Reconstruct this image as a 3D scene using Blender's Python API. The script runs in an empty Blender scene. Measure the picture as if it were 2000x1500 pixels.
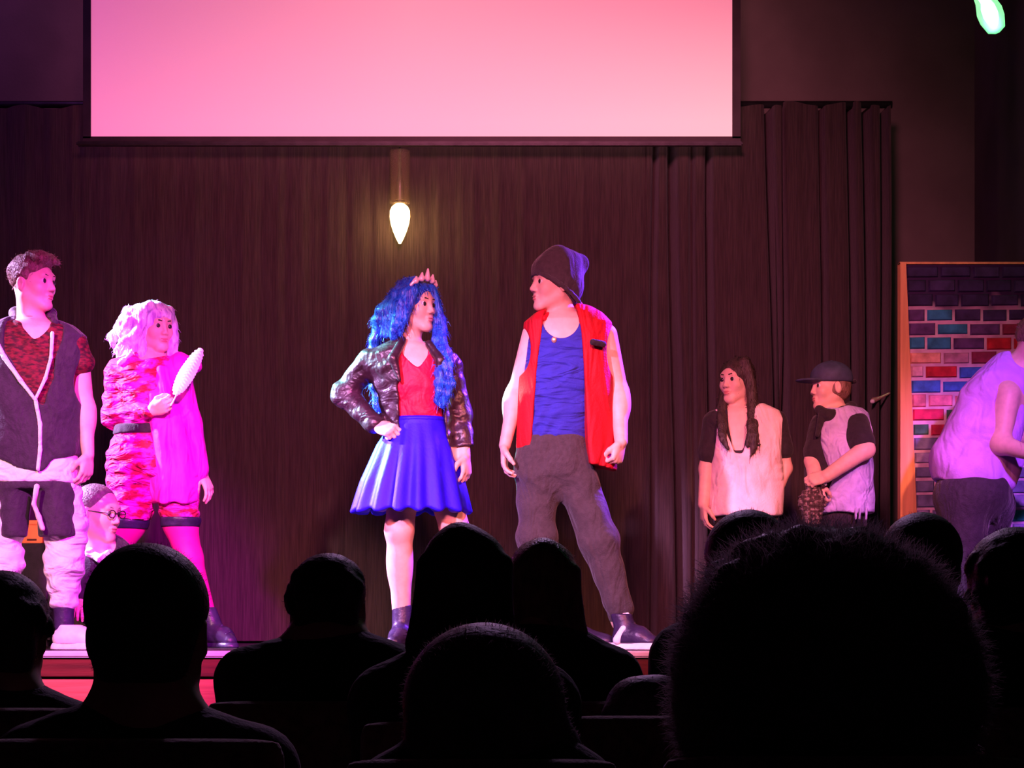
import bpy, math, random
import numpy as np
from mathutils import Vector, Matrix
random.seed(7)
rng = np.random.default_rng(7)

# ------------------------------------------------------------------ camera, world, light, exposure
F0 = 4000.0            # focal length in pixels of the 2000 px wide frame
ZC = 1.10              # camera height (seated viewer in the audience)
HY = 1209.0            # pixel row of the horizon
STAGE = 0.97           # height of the stage deck
scn = bpy.context.scene
col = scn.collection
cam_d = bpy.data.cameras.new('camera')
cam_d.sensor_width = 36.0
cam_d.lens = 36.0 * F0 / 2000.0
cam_d.shift_y = (HY - 750.0) / 2000.0
cam_d.clip_start = 0.05
cam = bpy.data.objects.new('camera', cam_d)
cam.location = (0, 0, ZC)
cam.rotation_euler = (math.radians(90), 0, 0)
col.objects.link(cam)
scn.camera = cam
scn.view_settings.view_transform = 'Standard'
scn.view_settings.look = 'None'
scn.view_settings.exposure = 0.0
scn.view_settings.gamma = 1.0
scn.view_settings.use_curve_mapping = False
world = bpy.data.worlds.new('dark_hall')
scn.world = world
world.use_nodes = True
world.node_tree.nodes['Background'].inputs[0].default_value = (0.55, 0.35, 0.6, 1)
world.node_tree.nodes['Background'].inputs[1].default_value = 0.0

def spot(name, loc, target, colr, watts, cone, blend=0.5, size=0.12):
    d = bpy.data.lights.new(name, 'SPOT')
    d.color = colr; d.energy = watts; d.spot_size = math.radians(cone); d.spot_blend = blend
    d.shadow_soft_size = size
    o = bpy.data.objects.new(name, d)
    o.location = loc
    o.rotation_euler = (Vector(target) - Vector(loc)).to_track_quat('-Z', 'Y').to_euler()
    col.objects.link(o)
    return o
# stage lanterns on a bar above the first rows and on the wings; the last two spots are added helpers
spot('stage_spot_magenta', (0.6, 3.3, 3.9), (-1.8, 8.9, 1.45), (1.0, 0.01, 1.0), 3200, 22, 0.5)
spot('stage_spot_rose', (-3.0, 3.3, 3.9), (-1.95, 8.7, 1.4), (1.0, 0.44, 0.48), 2000, 21, 0.5)
spot('stage_spot_pink', (-2.6, 3.6, 3.9), (0.0, 8.8, 1.55), (1.0, 0.42, 1.0), 2700, 18, 0.6)
spot('stage_spot_warm', (2.5, 3.6, 3.9), (0.15, 8.8, 1.5), (1.0, 0.26, 0.16), 1000, 18, 0.6)
spot('stage_spot_coral', (2.3, 3.4, 3.9), (1.3, 9.6, 1.5), (1.0, 0.26, 0.20), 1500, 17, 0.8)
spot('stage_spot_violet', (2.9, 4.4, 3.9), (2.2, 9.3, 1.6), (0.55, 0.12, 1.0), 1500, 17, 0.7)
spot('stage_wash_red', (0.0, 3.0, 3.7), (0.0, 10.8, 2.1), (1.0, 0.20, 0.36), 2000, 46, 0.9, 0.4)
spot('back_light_cyan', (-3.4, 10.05, 3.8), (-0.45, 8.75, 1.95), (0.2, 1.0, 0.95), 6500, 11, 0.4)
spot('back_light_blue', (2.4, 10.3, 3.9), (0.35, 8.75, 2.15), (0.18, 0.03, 1.0), 4000, 20, 0.4)
spot('back_light_purple', (-4.6, 9.5, 3.7), (-1.85, 9.1, 2.1), (0.74, 0.42, 1.0), 6000, 23, 0.2)
spot('added_audience_rim_purple', (0.3, 9.6, 4.9), (0.5, 3.2, 1.0), (0.70, 0.38, 0.85), 380, 50, 0.6, 0.3)  # added spot for rims on the audience's hair, in place of stage spill
spot('added_wall_tint_purple', (-3.6, 9.4, 5.6), (-3.2, 11.6, 4.0), (0.5, 0.10, 0.8), 60, 90, 0.9, 0.3)  # added spot that only tints the upper back wall purple

# ------------------------------------------------------------------ materials
def mat(name, c, rough=0.7, var=0.12, scale=18.0, bump=0.0, bscale=120.0, metal=0.0, sheen=0.0,
        emis=None, estr=0.0, c2=None, stretch=(1, 1, 1), spec=0.4, contrast=(0.35, 0.65), trans=0.0, fold=None):
    m = bpy.data.materials.new(name); m.use_nodes = True
    nt = m.node_tree; b = nt.nodes['Principled BSDF']
    b.inputs['Roughness'].default_value = rough
    b.inputs['Metallic'].default_value = metal
    b.inputs['Specular IOR Level'].default_value = spec
    if sheen: b.inputs['Sheen Weight'].default_value = sheen
    if trans: b.inputs['Transmission Weight'].default_value = trans
    tc = nt.nodes.new('ShaderNodeTexCoord'); mp = nt.nodes.new('ShaderNodeMapping')
    mp.inputs['Scale'].default_value = stretch
    nt.links.new(tc.outputs['Object'], mp.inputs[0])
    nz = nt.nodes.new('ShaderNodeTexNoise'); nz.inputs['Scale'].default_value = scale
    nz.inputs['Detail'].default_value = 4
    nt.links.new(mp.outputs[0], nz.inputs['Vector'])
    cr = nt.nodes.new('ShaderNodeValToRGB')
    a = tuple(max(0, x * (1 - var)) for x in c); z = tuple(min(1, x * (1 + var)) for x in c)
    if c2: a, z = c, c2
    cr.color_ramp.elements[0].position = contrast[0]; cr.color_ramp.elements[1].position = contrast[1]
    cr.color_ramp.elements[0].color = (*a, 1); cr.color_ramp.elements[1].color = (*z, 1)
    nt.links.new(nz.outputs['Fac'], cr.inputs[0])
    nt.links.new(cr.outputs[0], b.inputs['Base Color'])
    if bump:
        n2 = nt.nodes.new('ShaderNodeTexNoise'); n2.inputs['Scale'].default_value = bscale
        nt.links.new(mp.outputs[0], n2.inputs['Vector'])
        bp = nt.nodes.new('ShaderNodeBump'); bp.inputs['Strength'].default_value = bump
        bp.inputs['Distance'].default_value = 0.01
        nt.links.new(n2.outputs['Fac'], bp.inputs['Height'])
        nt.links.new(bp.outputs[0], b.inputs['Normal'])
    if fold:                                   # cloth creases: warped noise as relief
        st_, sc_, str_ = fold
        m3 = nt.nodes.new('ShaderNodeMapping'); m3.inputs['Scale'].default_value = str_; m3.inputs['Rotation'].default_value = (0.0, 0.45, 0.0)
        nt.links.new(tc.outputs['Object'], m3.inputs[0])
        n3 = nt.nodes.new('ShaderNodeTexNoise'); n3.inputs['Scale'].default_value = sc_; n3.inputs['Detail'].default_value = 2; n3.inputs['Distortion'].default_value = 1.2
        nt.links.new(m3.outputs[0], n3.inputs['Vector'])
        b3 = nt.nodes.new('ShaderNodeBump'); b3.inputs['Strength'].default_value = st_; b3.inputs['Distance'].default_value = 0.05
        nt.links.new(n3.outputs['Fac'], b3.inputs['Height'])
        if b.inputs['Normal'].links: nt.links.new(b.inputs['Normal'].links[0].from_socket, b3.inputs['Normal'])
        nt.links.new(b3.outputs[0], b.inputs['Normal'])
    if emis:
        b.inputs['Emission Color'].default_value = (*emis, 1)
        b.inputs['Emission Strength'].default_value = estr
    return m
M = {}
M['skin'] = mat('skin', (0.72, 0.46, 0.36), 0.5, 0.08, 30)
M['skin_shaded'] = mat('skin_shaded_tan', (0.40, 0.24, 0.17), 0.5, 0.08, 30)  # shaded copy of skin: the audience's darkness is put into the colour
M['lips'] = mat('lips', (0.55, 0.20, 0.18), 0.4)
M['eye_white'] = mat('eye_white', (0.6, 0.58, 0.56), 0.3)
M['eye_dark'] = mat('eye_dark', (0.03, 0.02, 0.02), 0.2)
M['brow'] = mat('brow', (0.05, 0.03, 0.025), 0.8)
M['hair_brown'] = mat('hair_brown', (0.13, 0.07, 0.05), 0.45, 0.4, 25, 0.6, 70, stretch=(3, 3, 1), c2=(0.26, 0.15, 0.11))
M['hair_black'] = mat('hair_black', (0.035, 0.02, 0.016), 0.5, 0.4, 25, 0.5, 90, stretch=(3, 3, 0.5))
M['hair_blue'] = mat('hair_blue', (0.006, 0.018, 0.42), 0.36, 0.5, 26, 0.7, 80, c2=(0.012, 0.15, 0.80), stretch=(3, 3, 0.35), spec=0.6)
M['hair_lilac'] = mat('hair_lilac', (0.42, 0.20, 0.62), 0.5, 0.4, 24, 0.6, 70, c2=(0.92, 0.86, 0.97), stretch=(2, 2, 0.6))
M['hair_grey'] = mat('hair_grey', (0.13, 0.11, 0.105), 0.6, 0.3, 60, 0.5, 120)
M['hair_audience'] = mat('hair_audience', (0.022, 0.016, 0.016), 0.6, 0.3, 40, 0.2, 120)
M['hair_ash'] = mat('hair_ash', (0.075, 0.06, 0.066), 0.6, 0.3, 40, 0.2, 120)
M['black_cloth'] = mat('black_cloth', (0.018, 0.012, 0.016), 0.85, 0.2, 50, 0.2, 200, sheen=0.1, fold=(0.4, 9, (1, 1, 0.7)))
M['charcoal'] = mat('charcoal_cloth', (0.046, 0.038, 0.042), 0.85, 0.15, 60, 0.3, 180, sheen=0.15, fold=(0.5, 9, (1.2, 1.2, 0.6)))
M['vest_dark'] = mat('vest_dark_violet', (0.026, 0.018, 0.032), 0.8, 0.2, 50, 0.3, 160, sheen=0.15, fold=(0.5, 9, (1.2, 1, 0.6)))
M['tee_maroon'] = mat('tee_maroon', (0.03, 0.004, 0.006), 0.8, 0.3, 38, 0.2, 160, c2=(0.15, 0.008, 0.016), stretch=(1, 1, 2.5), contrast=(0.40, 0.60), fold=(0.5, 9, (0.8, 1, 1.2)))
M['white_cloth'] = mat('white_cloth', (0.85, 0.83, 0.84), 0.75, 0.05, 20, 0.2, 120, fold=(0.7, 8, (0.8, 0.8, 1.4)))
M['feather'] = mat('feather_white', (0.9, 0.88, 0.88), 0.7, 0.03, 60)
M['red_vest'] = mat('red_vest_cloth', (0.50, 0.002, 0.012), 0.75, 0.15, 12, 0.25, 120, fold=(0.6, 8, (1.6, 1, 0.4)))
M['blue_tank'] = mat('blue_tank_cloth', (0.020, 0.026, 0.36), 0.8, 0.08, 20, 0.2, 160, sheen=0.1, fold=(0.75, 9, (0.5, 0.5, 2.0)))
M['red_top'] = mat('red_top_cloth', (0.60, 0.002, 0.05), 0.6, 0.12, 16, 0.2, 80, fold=(0.5, 9, (1.2, 1, 0.7)))
M['leather'] = mat('dark_leather', (0.034, 0.014, 0.024), 0.38, 0.3, 16, 0.3, 45, spec=0.6, fold=(0.35, 9, (1, 1, 1.3)))
M['skirt_blue'] = mat('skirt_blue', (0.018, 0.002, 0.75), 0.55, 0.1, 14, 0.1, 90, spec=0.25)
M['dress_pink'] = mat('dress_patterned', (0.42, 0.003, 0.05), 0.7, 0.3, 18, 0.3, 60, c2=(0.85, 0.02, 0.5), contrast=(0.42, 0.58), stretch=(1, 1, 1.8), fold=(0.8, 12, (0.7, 0.7, 2.0)))
M['dress_cape'] = mat('dress_cape_pink', (0.80, 0.006, 0.5), 0.7, 0.2, 9, 0.2, 60, c2=(0.92, 0.03, 0.6), fold=(0.7, 8, (1.5, 1, 0.5)))
M['tights'] = mat('tights_pink', (0.80, 0.01, 0.32), 0.6, 0.1, 12)
M['boot'] = mat('boot_purple_black', (0.03, 0.018, 0.06), 0.4, 0.3, 20, 0.2, 60)
M['sneaker_white'] = mat('sneaker_white', (0.82, 0.8, 0.82), 0.5, 0.08, 30)
M['vest_pink'] = mat('vest_pale_pink', (0.82, 0.62, 0.60), 0.75, 0.1, 14, 0.2, 120, fold=(0.7, 7, (1.2, 1, 0.6)))
M['vest_lilac'] = mat('vest_lilac', (0.46, 0.38, 0.62), 0.75, 0.15, 16, 0.2, 120, fold=(0.8, 9, (1.2, 1, 0.8)))
M['top_lavender'] = mat('top_lavender', (0.56, 0.27, 0.85), 0.75, 0.08, 16, 0.15, 120, fold=(0.6, 6, (1.2, 1, 0.7)))
M['cap_blue'] = mat('cap_navy', (0.045, 0.055, 0.10), 0.7, 0.2, 30)
M['net'] = mat('net_brown', (0.05, 0.03, 0.025), 0.8, 0.4, 60, c2=(0.30, 0.2, 0.18), contrast=(0.5, 0.62))
M['gold'] = mat('gold', (0.85, 0.62, 0.45), 0.25, 0.1, 30, metal=0.7)
M['tiara'] = mat('tiara_pink_silver', (0.95, 0.72, 0.78), 0.3, 0.1, 30, metal=0.2)
M['curtain'] = mat('curtain_black', (0.050, 0.034, 0.030), 0.9, 0.3, 40, 0.3, 160, sheen=0.15, stretch=(4, 1, 0.15))
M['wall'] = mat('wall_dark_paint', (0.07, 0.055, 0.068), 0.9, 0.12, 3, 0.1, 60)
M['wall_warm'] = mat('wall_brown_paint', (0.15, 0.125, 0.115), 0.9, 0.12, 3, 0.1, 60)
M['ceil'] = mat('ceiling_dark', (0.02, 0.02, 0.022), 0.9)
M['carpet'] = mat('carpet_dark', (0.02, 0.018, 0.02), 0.95, 0.3, 80)
M['deck'] = mat('stage_deck_black', (0.03, 0.025, 0.028), 0.6, 0.3, 12, 0.1, 60)
M['nosing'] = mat('stage_nosing_pale', (0.72, 0.60, 0.62), 0.5, 0.1, 14)
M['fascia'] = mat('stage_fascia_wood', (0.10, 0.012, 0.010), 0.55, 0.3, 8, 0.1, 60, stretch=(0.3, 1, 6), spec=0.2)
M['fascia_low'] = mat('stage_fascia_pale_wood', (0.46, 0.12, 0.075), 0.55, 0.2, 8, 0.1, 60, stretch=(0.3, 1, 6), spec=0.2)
M['frame'] = mat('screen_frame_black', (0.05, 0.035, 0.04), 0.5, 0.2, 8)
M['metal_dark'] = mat('dark_metal', (0.05, 0.05, 0.055), 0.4, 0.2, 20, metal=0.6)
M['metal_chair'] = mat('chair_metal', (0.10, 0.09, 0.08), 0.4, 0.2, 20, metal=0.7)
M['chair_pad'] = mat('chair_fabric_brown', (0.26, 0.17, 0.12), 0.9, 0.3, 60, 0.3, 200, sheen=0.4)
M['wood'] = mat('batten_pine', (0.80, 0.42, 0.14), 0.6, 0.18, 6, 0.1, 40, stretch=(4, 4, 0.3))
M['mortar'] = mat('mortar_pale', (0.72, 0.60, 0.66), 0.9, 0.12, 20, 0.2, 60)
M['orange'] = mat('orange_panel', (0.85, 0.22, 0.05), 0.6, 0.1, 20)
M['glass'] = mat('clear_glass', (0.25, 0.18, 0.13), 0.25, 0.02, 10)
M['glass'].node_tree.nodes['Principled BSDF'].inputs['Alpha'].default_value = 0.22

# ------------------------------------------------------------------ objects and tags
def tag(o, label, cat=None, group=None, kind=None):
    if label: o['label'] = label
    if cat: o['category'] = cat
    if group: o['group'] = group
    if kind: o['kind'] = kind
    return o
def empty(name, loc, label, cat, group=None):
    o = bpy.data.objects.new(name, None); o.location = loc; o.empty_display_size = 0.1
    col.objects.link(o)
    return tag(o, label, cat, group)
def link_mesh(name, me, m, parent=None, base=(0, 0, 0)):
    o = bpy.data.objects.new(name, me)
    for mm in (m if isinstance(m, (list, tuple)) else [m]): me.materials.append(mm)
    col.objects.link(o)
    if parent is not None: o.parent = parent
    else: o.location = base
    return o
def pydata(name, V, Fc, m, parent=None, base=(0, 0, 0), smooth=False):
    me = bpy.data.meshes.new(name)
    b = np.array(base, float)
    me.from_pydata([tuple(np.array(v, float) - b) for v in V], [], [tuple(f) for f in Fc])
    me.update()
    if smooth: me.polygons.foreach_set('use_smooth', [True] * len(me.polygons))
    return link_mesh(name, me, m, parent, base)
def box_vf(x0, x1, y0, y1, z0, z1, bv=0.0):
    if bv <= 0:
        V = [(x, y, z) for x in (x0, x1) for y in (y0, y1) for z in (z0, z1)]
        Fc = [(0, 1, 3, 2), (4, 6, 7, 5), (0, 4, 5, 1), (2, 3, 7, 6), (0, 2, 6, 4), (1, 5, 7, 3)]
        return V, Fc
    import bmesh
    bm = bmesh.new()
    bmesh.ops.create_cube(bm, size=1.0)
    for v in bm.verts:
        v.co = Vector(((x0 + x1) / 2 + v.co.x * (x1 - x0), (y0 + y1) / 2 + v.co.y * (y1 - y0), (z0 + z1) / 2 + v.co.z * (z1 - z0)))
    bmesh.ops.bevel(bm, geom=bm.edges[:], offset=bv, segments=2, affect='EDGES')
    bm.verts.index_update()
    V = [tuple(v.co) for v in bm.verts]; Fc = [tuple(v.index for v in f.verts) for f in bm.faces]
    bm.free()
    return V, Fc
def box(name, x0, x1, y0, y1, z0, z1, m, parent=None, base=(0, 0, 0), bv=0.0):
    V, Fc = box_vf(x0, x1, y0, y1, z0, z1, bv)
    return pydata(name, V, Fc, m, parent, base)
def lathe(name, prof, c, m, parent, base, n=24, axis=None):
    V = []; Fc = []
    R = np.eye(3)
    if axis is not None:
        a = Vector(axis).normalized()
        R = np.array(Vector((0, 0, 1)).rotation_difference(a).to_matrix())
    for r, z in prof:
        for i in range(n):
            t = 2 * math.pi * i / n
            V.append(np.array(c) + R @ np.array((r * math.cos(t), r * math.sin(t), z)))
    for j in range(len(prof) - 1):
        for i in range(n):
            Fc.append((j * n + i, j * n + (i + 1) % n, (j + 1) * n + (i + 1) % n, (j + 1) * n + i))
    Fc.append(tuple(range(n - 1, -1, -1))); Fc.append(tuple((len(prof) - 1) * n + i for i in range(n)))
    return pydata(name, V, Fc, m, parent, base, True)

# ------------------------------------------------------------------ signed-distance modelling (numpy) -> quad mesh
def smin(a, b, k):
    if k <= 0: return np.minimum(a, b)
    h = np.clip(0.5 + 0.5 * (b - a) / k, 0, 1)
    return b + (a - b) * h - k * h * (1 - h)
def smax(a, b, k): return -smin(-a, -b, k)
A = lambda *v: np.array(v, dtype=np.float64)
def unit(v):
    v = np.array(v, float); return v / max(1e-9, np.linalg.norm(v))

class SDF:
    def __init__(s): s.ops = []; s.disp = None
    def _add(s, f, lo, hi, k, op): s.ops.append((f, np.array(lo), np.array(hi), k, op)); return s
    def cone(s, a, b, ra, rb, k=0.02, op='u'):
        a = np.array(a, float); b = np.array(b, float); ba = b - a; L2 = max(1e-9, ba @ ba)
        def f(x, y, z):
            px = x - a[0]; py = y - a[1]; pz = z - a[2]
            t = np.clip((px * ba[0] + py * ba[1] + pz * ba[2]) / L2, 0, 1)
            return np.sqrt((px - t * ba[0])**2 + (py - t * ba[1])**2 + (pz - t * ba[2])**2) - (ra + (rb - ra) * t)
        r = max(ra, rb)
        return s._add(f, np.minimum(a, b) - r, np.maximum(a, b) + r, k, op)
    def poly(s, pts, rad, k=0.015, op='u'):
        for i in range(len(pts) - 1): s.cone(pts[i], pts[i + 1], rad[i], rad[i + 1], k, op)
        return s
    def ell(s, c, r, R=None, k=0.02, op='u'):
        c = np.array(c, float); r = np.array(r, float); R = np.eye(3) if R is None else np.array(R)
        def f(x, y, z):
            px = x - c[0]; py = y - c[1]; pz = z - c[2]
            u = (px * R[0, 0] + py * R[1, 0] + pz * R[2, 0]) / r[0]
            v = (px * R[0, 1] + py * R[1, 1] + pz * R[2, 1]) / r[1]
            w = (px * R[0, 2] + py * R[1, 2] + pz * R[2, 2]) / r[2]
            k0 = np.sqrt(u * u + v * v + w * w)
            k1 = np.sqrt((u / r[0])**2 + (v / r[1])**2 + (w / r[2])**2) + 1e-6
            return np.where(k0 < 0.05, -r.min() * (1 - k0), k0 * (k0 - 1) / k1)
        e = np.sqrt(((R * r)**2).sum(1))
        return s._add(f, c - e, c + e, k, op)
    def loft(s, secs, k=0.02, op='u', pw=2.2, yaw=0.0):
        # secs: (z, cx, cy, rx, ry)
        a = np.array(sorted(secs), float); zs = a[:, 0]; cw, sw = math.cos(yaw), math.sin(yaw)
        def f(x, y, z):
            zc = np.clip(z, zs[0], zs[-1])
            cx, cy, rx, ry = (np.interp(zc, zs, a[:, i]) for i in (1, 2, 3, 4))
            dx = x - cx; dy = y - cy
            u = np.abs((dx * cw + dy * sw) / rx); v = np.abs((-dx * sw + dy * cw) / ry)
            k0 = (u**pw + v**pw)**(1 / pw) + 1e-6
            ang = np.sqrt(((u * ry)**2 + (v * rx)**2) / (u * u + v * v + 1e-9))
            d2 = (k0 - 1) * rx * ry / np.maximum(ang, 1e-3)
            dz = np.maximum(zs[0] - z, z - zs[-1])
            return smax(d2, dz, 0.012)
        m = max(a[:, 3].max(), a[:, 4].max())
        return s._add(f, (a[:, 1].min() - m, a[:, 2].min() - m, zs[0]), (a[:, 1].max() + m, a[:, 2].max() + m, zs[-1]), k, op)
    def box(s, c, h, R=None, rd=0.005, k=0.0, op='u'):
        c = np.array(c, float); h = np.array(h, float); R = np.eye(3) if R is None else np.array(R)
        def f(x, y, z):
            px = x - c[0]; py = y - c[1]; pz = z - c[2]
            q = [np.abs(px * R[0, i] + py * R[1, i] + pz * R[2, i]) - h[i] + rd for i in range(3)]
            out = np.sqrt(sum(np.maximum(v, 0)**2 for v in q))
            return out + np.minimum(np.maximum(np.maximum(q[0], q[1]), q[2]), 0) - rd
        e = np.abs(R) @ h
        return s._add(f, c - e, c + e, k, op)
    def cut(s, p, n, k=0.004):
        p = np.array(p, float); n = unit(n)
        return s._add(lambda x, y, z: (x - p[0]) * n[0] + (y - p[1]) * n[1] + (z - p[2]) * n[2], p, p, k, 'i')
    def zcut(s, lo=None, hi=None):
        if lo is not None: s.cut((0, 0, lo), (0, 0, -1))
        if hi is not None: s.cut((0, 0, hi), (0, 0, 1))
        return s
    def bounds(s):
        lo = np.min([o[1] for o in s.ops if o[4] == 'u'], axis=0); hi = np.max([o[2] for o in s.ops if o[4] == 'u'], axis=0)
        return lo - 0.02, hi + 0.02
    def grid(s, lo, hi, h):
        n = np.maximum(4, np.ceil((hi - lo) / h).astype(int) + 1)
        ax = [lo[i] + h * np.arange(n[i]) for i in range(3)]
        D = np.full(n, 1.0, np.float32)
        for f, a, b, k, op in s.ops:
            if op == 'i':
                d = f(ax[0][:, None, None], ax[1][None, :, None], ax[2][None, None, :])
                D = smax(D, d, k).astype(np.float32); continue
            mg = k + 3 * h
            i0 = np.clip(np.floor((a - mg - lo) / h).astype(int), 0, n); i1 = np.clip(np.ceil((b + mg - lo) / h).astype(int) + 1, 0, n)
            if np.any(i1 <= i0): continue
            sl = tuple(slice(i0[i], i1[i]) for i in range(3))
            d = f(ax[0][sl[0]][:, None, None], ax[1][sl[1]][None, :, None], ax[2][sl[2]][None, None, :])
            if op == 'u': D[sl] = smin(D[sl], d, k)
            else: D[sl] = smax(D[sl], -d, k)
        if s.disp is not None:
            mk = np.abs(D) < 0.05
            ii = np.nonzero(mk)
            D[ii] += s.disp(ax[0][ii[0]], ax[1][ii[1]], ax[2][ii[2]])
        return D
CORN = [(0,0,0),(1,0,0),(0,1,0),(1,1,0),(0,0,1),(1,0,1),(0,1,1),(1,1,1)]
EDG = [(0,1),(2,3),(4,5),(6,7),(0,2),(1,3),(4,6),(5,7),(0,4),(1,5),(2,6),(3,7)]
def surfnets(D, lo, h, skip=()):
    s = D < 0
    cnt = np.zeros(np.array(D.shape) - 1, np.int8)
    N = cnt.shape
    for a, b, c in CORN: cnt += s[a:a + N[0], b:b + N[1], c:c + N[2]]
    act = (cnt > 0) & (cnt < 8)
    ii = np.argwhere(act)
    if len(skip):
        P = lo + h * (ii + 0.5); kp = np.ones(len(ii), bool)
        for a, b in skip: kp &= ~np.all((P > a + 1.0 * h) & (P < b - 1.0 * h), axis=1)
        ii = ii[kp]
    idx = np.full(N, -1, np.int32); idx[tuple(ii.T)] = np.arange(len(ii))
    vals = np.stack([D[ii[:, 0] + a, ii[:, 1] + b, ii[:, 2] + c] for a, b, c in CORN], 1)
    C = np.array(CORN, float); pos = np.zeros((len(ii), 3)); w = np.zeros(len(ii))
    for a, b in EDG:
        va, vb = vals[:, a], vals[:, b]; m = (va < 0) != (vb < 0)
        t = np.where(m, va / np.where(m, va - vb, 1), 0)
        pos += m[:, None] * (C[a] + t[:, None] * (C[b] - C[a])); w += m
    V = lo + h * (ii + pos / np.maximum(w, 1)[:, None])
    Q = []
    for ax in range(3):
        u, v = (ax + 1) % 3, (ax + 2) % 3
        sl0 = [slice(None)] * 3; sl1 = [slice(None)] * 3; sl0[ax] = slice(0, -1); sl1[ax] = slice(1, None)
        e = np.argwhere(s[tuple(sl0)] != s[tuple(sl1)])
        e = e[(e[:, u] > 0) & (e[:, v] > 0) & (e[:, u] < N[u]) & (e[:, v] < N[v])]
        q = []
        for du, dv in ((-1, -1), (0, -1), (0, 0), (-1, 0)):
            c = e.copy(); c[:, u] += du; c[:, v] += dv
            q.append(idx[tuple(c.T)])
        q = np.stack(q, 1); ins = s[tuple(e.T)]
        q[~ins] = q[~ins][:, ::-1]
        Q.append(q[np.all(q >= 0, axis=1)])
    return V, np.concatenate(Q)
def mesh_np(name, V, Q):
    me = bpy.data.meshes.new(name)
    me.vertices.add(len(V)); me.vertices.foreach_set('co', np.ascontiguousarray(V, np.float32).ravel())
    k = Q.shape[1]
    me.loops.add(Q.size); me.loops.foreach_set('vertex_index', np.ascontiguousarray(Q, np.int32).ravel())
    me.polygons.add(len(Q)); me.polygons.foreach_set('loop_start', np.arange(0, Q.size, k, dtype=np.int32))
    me.polygons.foreach_set('loop_total', np.full(len(Q), k, np.int32))
    me.polygons.foreach_set('use_smooth', np.ones(len(Q), bool))
    me.update(calc_edges=True); me.validate()
    return me
def sdf_arrays(S, h, fine=()):
    lo, hi = S.bounds()
    V, Q = surfnets(S.grid(lo, hi, h), lo, h, [(a, b) for a, b, _ in fine])
    for a, b, hf in fine:
        v, q = surfnets(S.grid(a, b, hf), a, hf)
        Q = np.concatenate([Q, q + len(V)]); V = np.concatenate([V, v])
    return V, Q
def normals(V, Q):
    n = np.cross(V[Q[:, 2]] - V[Q[:, 0]], V[Q[:, 3]] - V[Q[:, 1]])
    o = np.zeros_like(V)
    for i in range(4): np.add.at(o, Q[:, i], n)
    return o / (np.linalg.norm(o, axis=1)[:, None] + 1e-12)
def strands(V, N, count, length, width, droop=0.2, curl=0.5, seed=1):
    g = np.random.default_rng(seed)
    ids = g.integers(0, len(V), count); P = V[ids] - N[ids] * 0.006
    d = N[ids] + g.normal(0, curl, (count, 3)); d /= np.linalg.norm(d, axis=1)[:, None]
    L = length * g.uniform(0.4, 1.0, count)[:, None]
    s = np.cross(d, g.normal(0, 1, (count, 3))); s /= np.linalg.norm(s, axis=1)[:, None] + 1e-9
    b = np.cross(s, d) * g.normal(0, 0.4, (count, 1))
    p1 = P + d * L * 0.55 + b * L * 0.5; p2 = P + d * L + b * L * 0.2 - A(0, 0, droop) * L
    w = s * width
    VV = np.concatenate([P - w, P + w, p1 + w * 0.8, p1 - w * 0.8, p2 + w * 0.3, p2 - w * 0.3])
    i = np.arange(count)
    QQ = np.concatenate([np.stack([i, i + count, i + 2 * count, i + 3 * count], 1), np.stack([i + 3 * count, i + 2 * count, i + 4 * count, i + 5 * count], 1)])
    return VV, QQ
def wob(ax, ay, az, amp, seed=0):
    q = np.random.default_rng(seed).uniform(0, 6.28, 6)
    return lambda x, y, z: amp * (np.sin(ax * x + 1.7 * np.sin(0.6 * az * z + q[0]) + q[1]) * np.sin(ay * y + q[2]) + np.sin(az * z + 1.3 * np.sin(0.7 * ax * x + q[3]) + q[4])) * 0.6
def folds(amp, fz, slant=0.6, seed=0):
    q = np.random.default_rng(seed).uniform(0, 6.28, 4)
    return lambda x, y, z: amp * np.sin(fz * (z + slant * 0.15 * np.sin(9 * x + q[0])) + 2.5 * np.sin(13 * x + q[1]) + q[2]) * (0.6 + 0.4 * np.sin(11 * x + 7 * z + q[3]))

# ------------------------------------------------------------------ figures
class Fig:
    """a figure at distance D; p() turns a measured picture row and column into metres at that distance"""
    def __init__(s, D, cx, zb, name, label, cat='person', group=None):
        s.D = D; s.base = A((cx - 1000) * D / F0, D, zb); s.fine = []
        s.root = empty(name, tuple(s.base), label, cat, group)
    def p(s, x, y, dy=0.0):
        d = s.D + dy; return A((x - 1000) * d / F0, d, ZC + (HY - y) * d / F0)
    def r(s, px): return px * s.D / F0
    def sec(s, y, cx, hw, ry, dy=0.0, grow=0.0):
        c = s.p(cx, y, dy); return (c[2], c[0], c[1], s.r(hw) + grow, ry + grow)
    def mesh(s, S, h, name, m, parent=None, fine=(), strand=None, smat=None):
        V, Q = sdf_arrays(S, h, fine)
        if strand:
            sv, sq = strands(V, normals(V, Q), **strand)
            Q = np.concatenate([Q, sq + len(V)]); V = np.concatenate([V, sv])
        me = mesh_np(name, V - s.base, Q)
        return link_mesh(name, me, m, parent or s.root)
    def chain(s, pts, radpx): return [s.p(*q) for q in pts], [s.r(v) for v in radpx]

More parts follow.
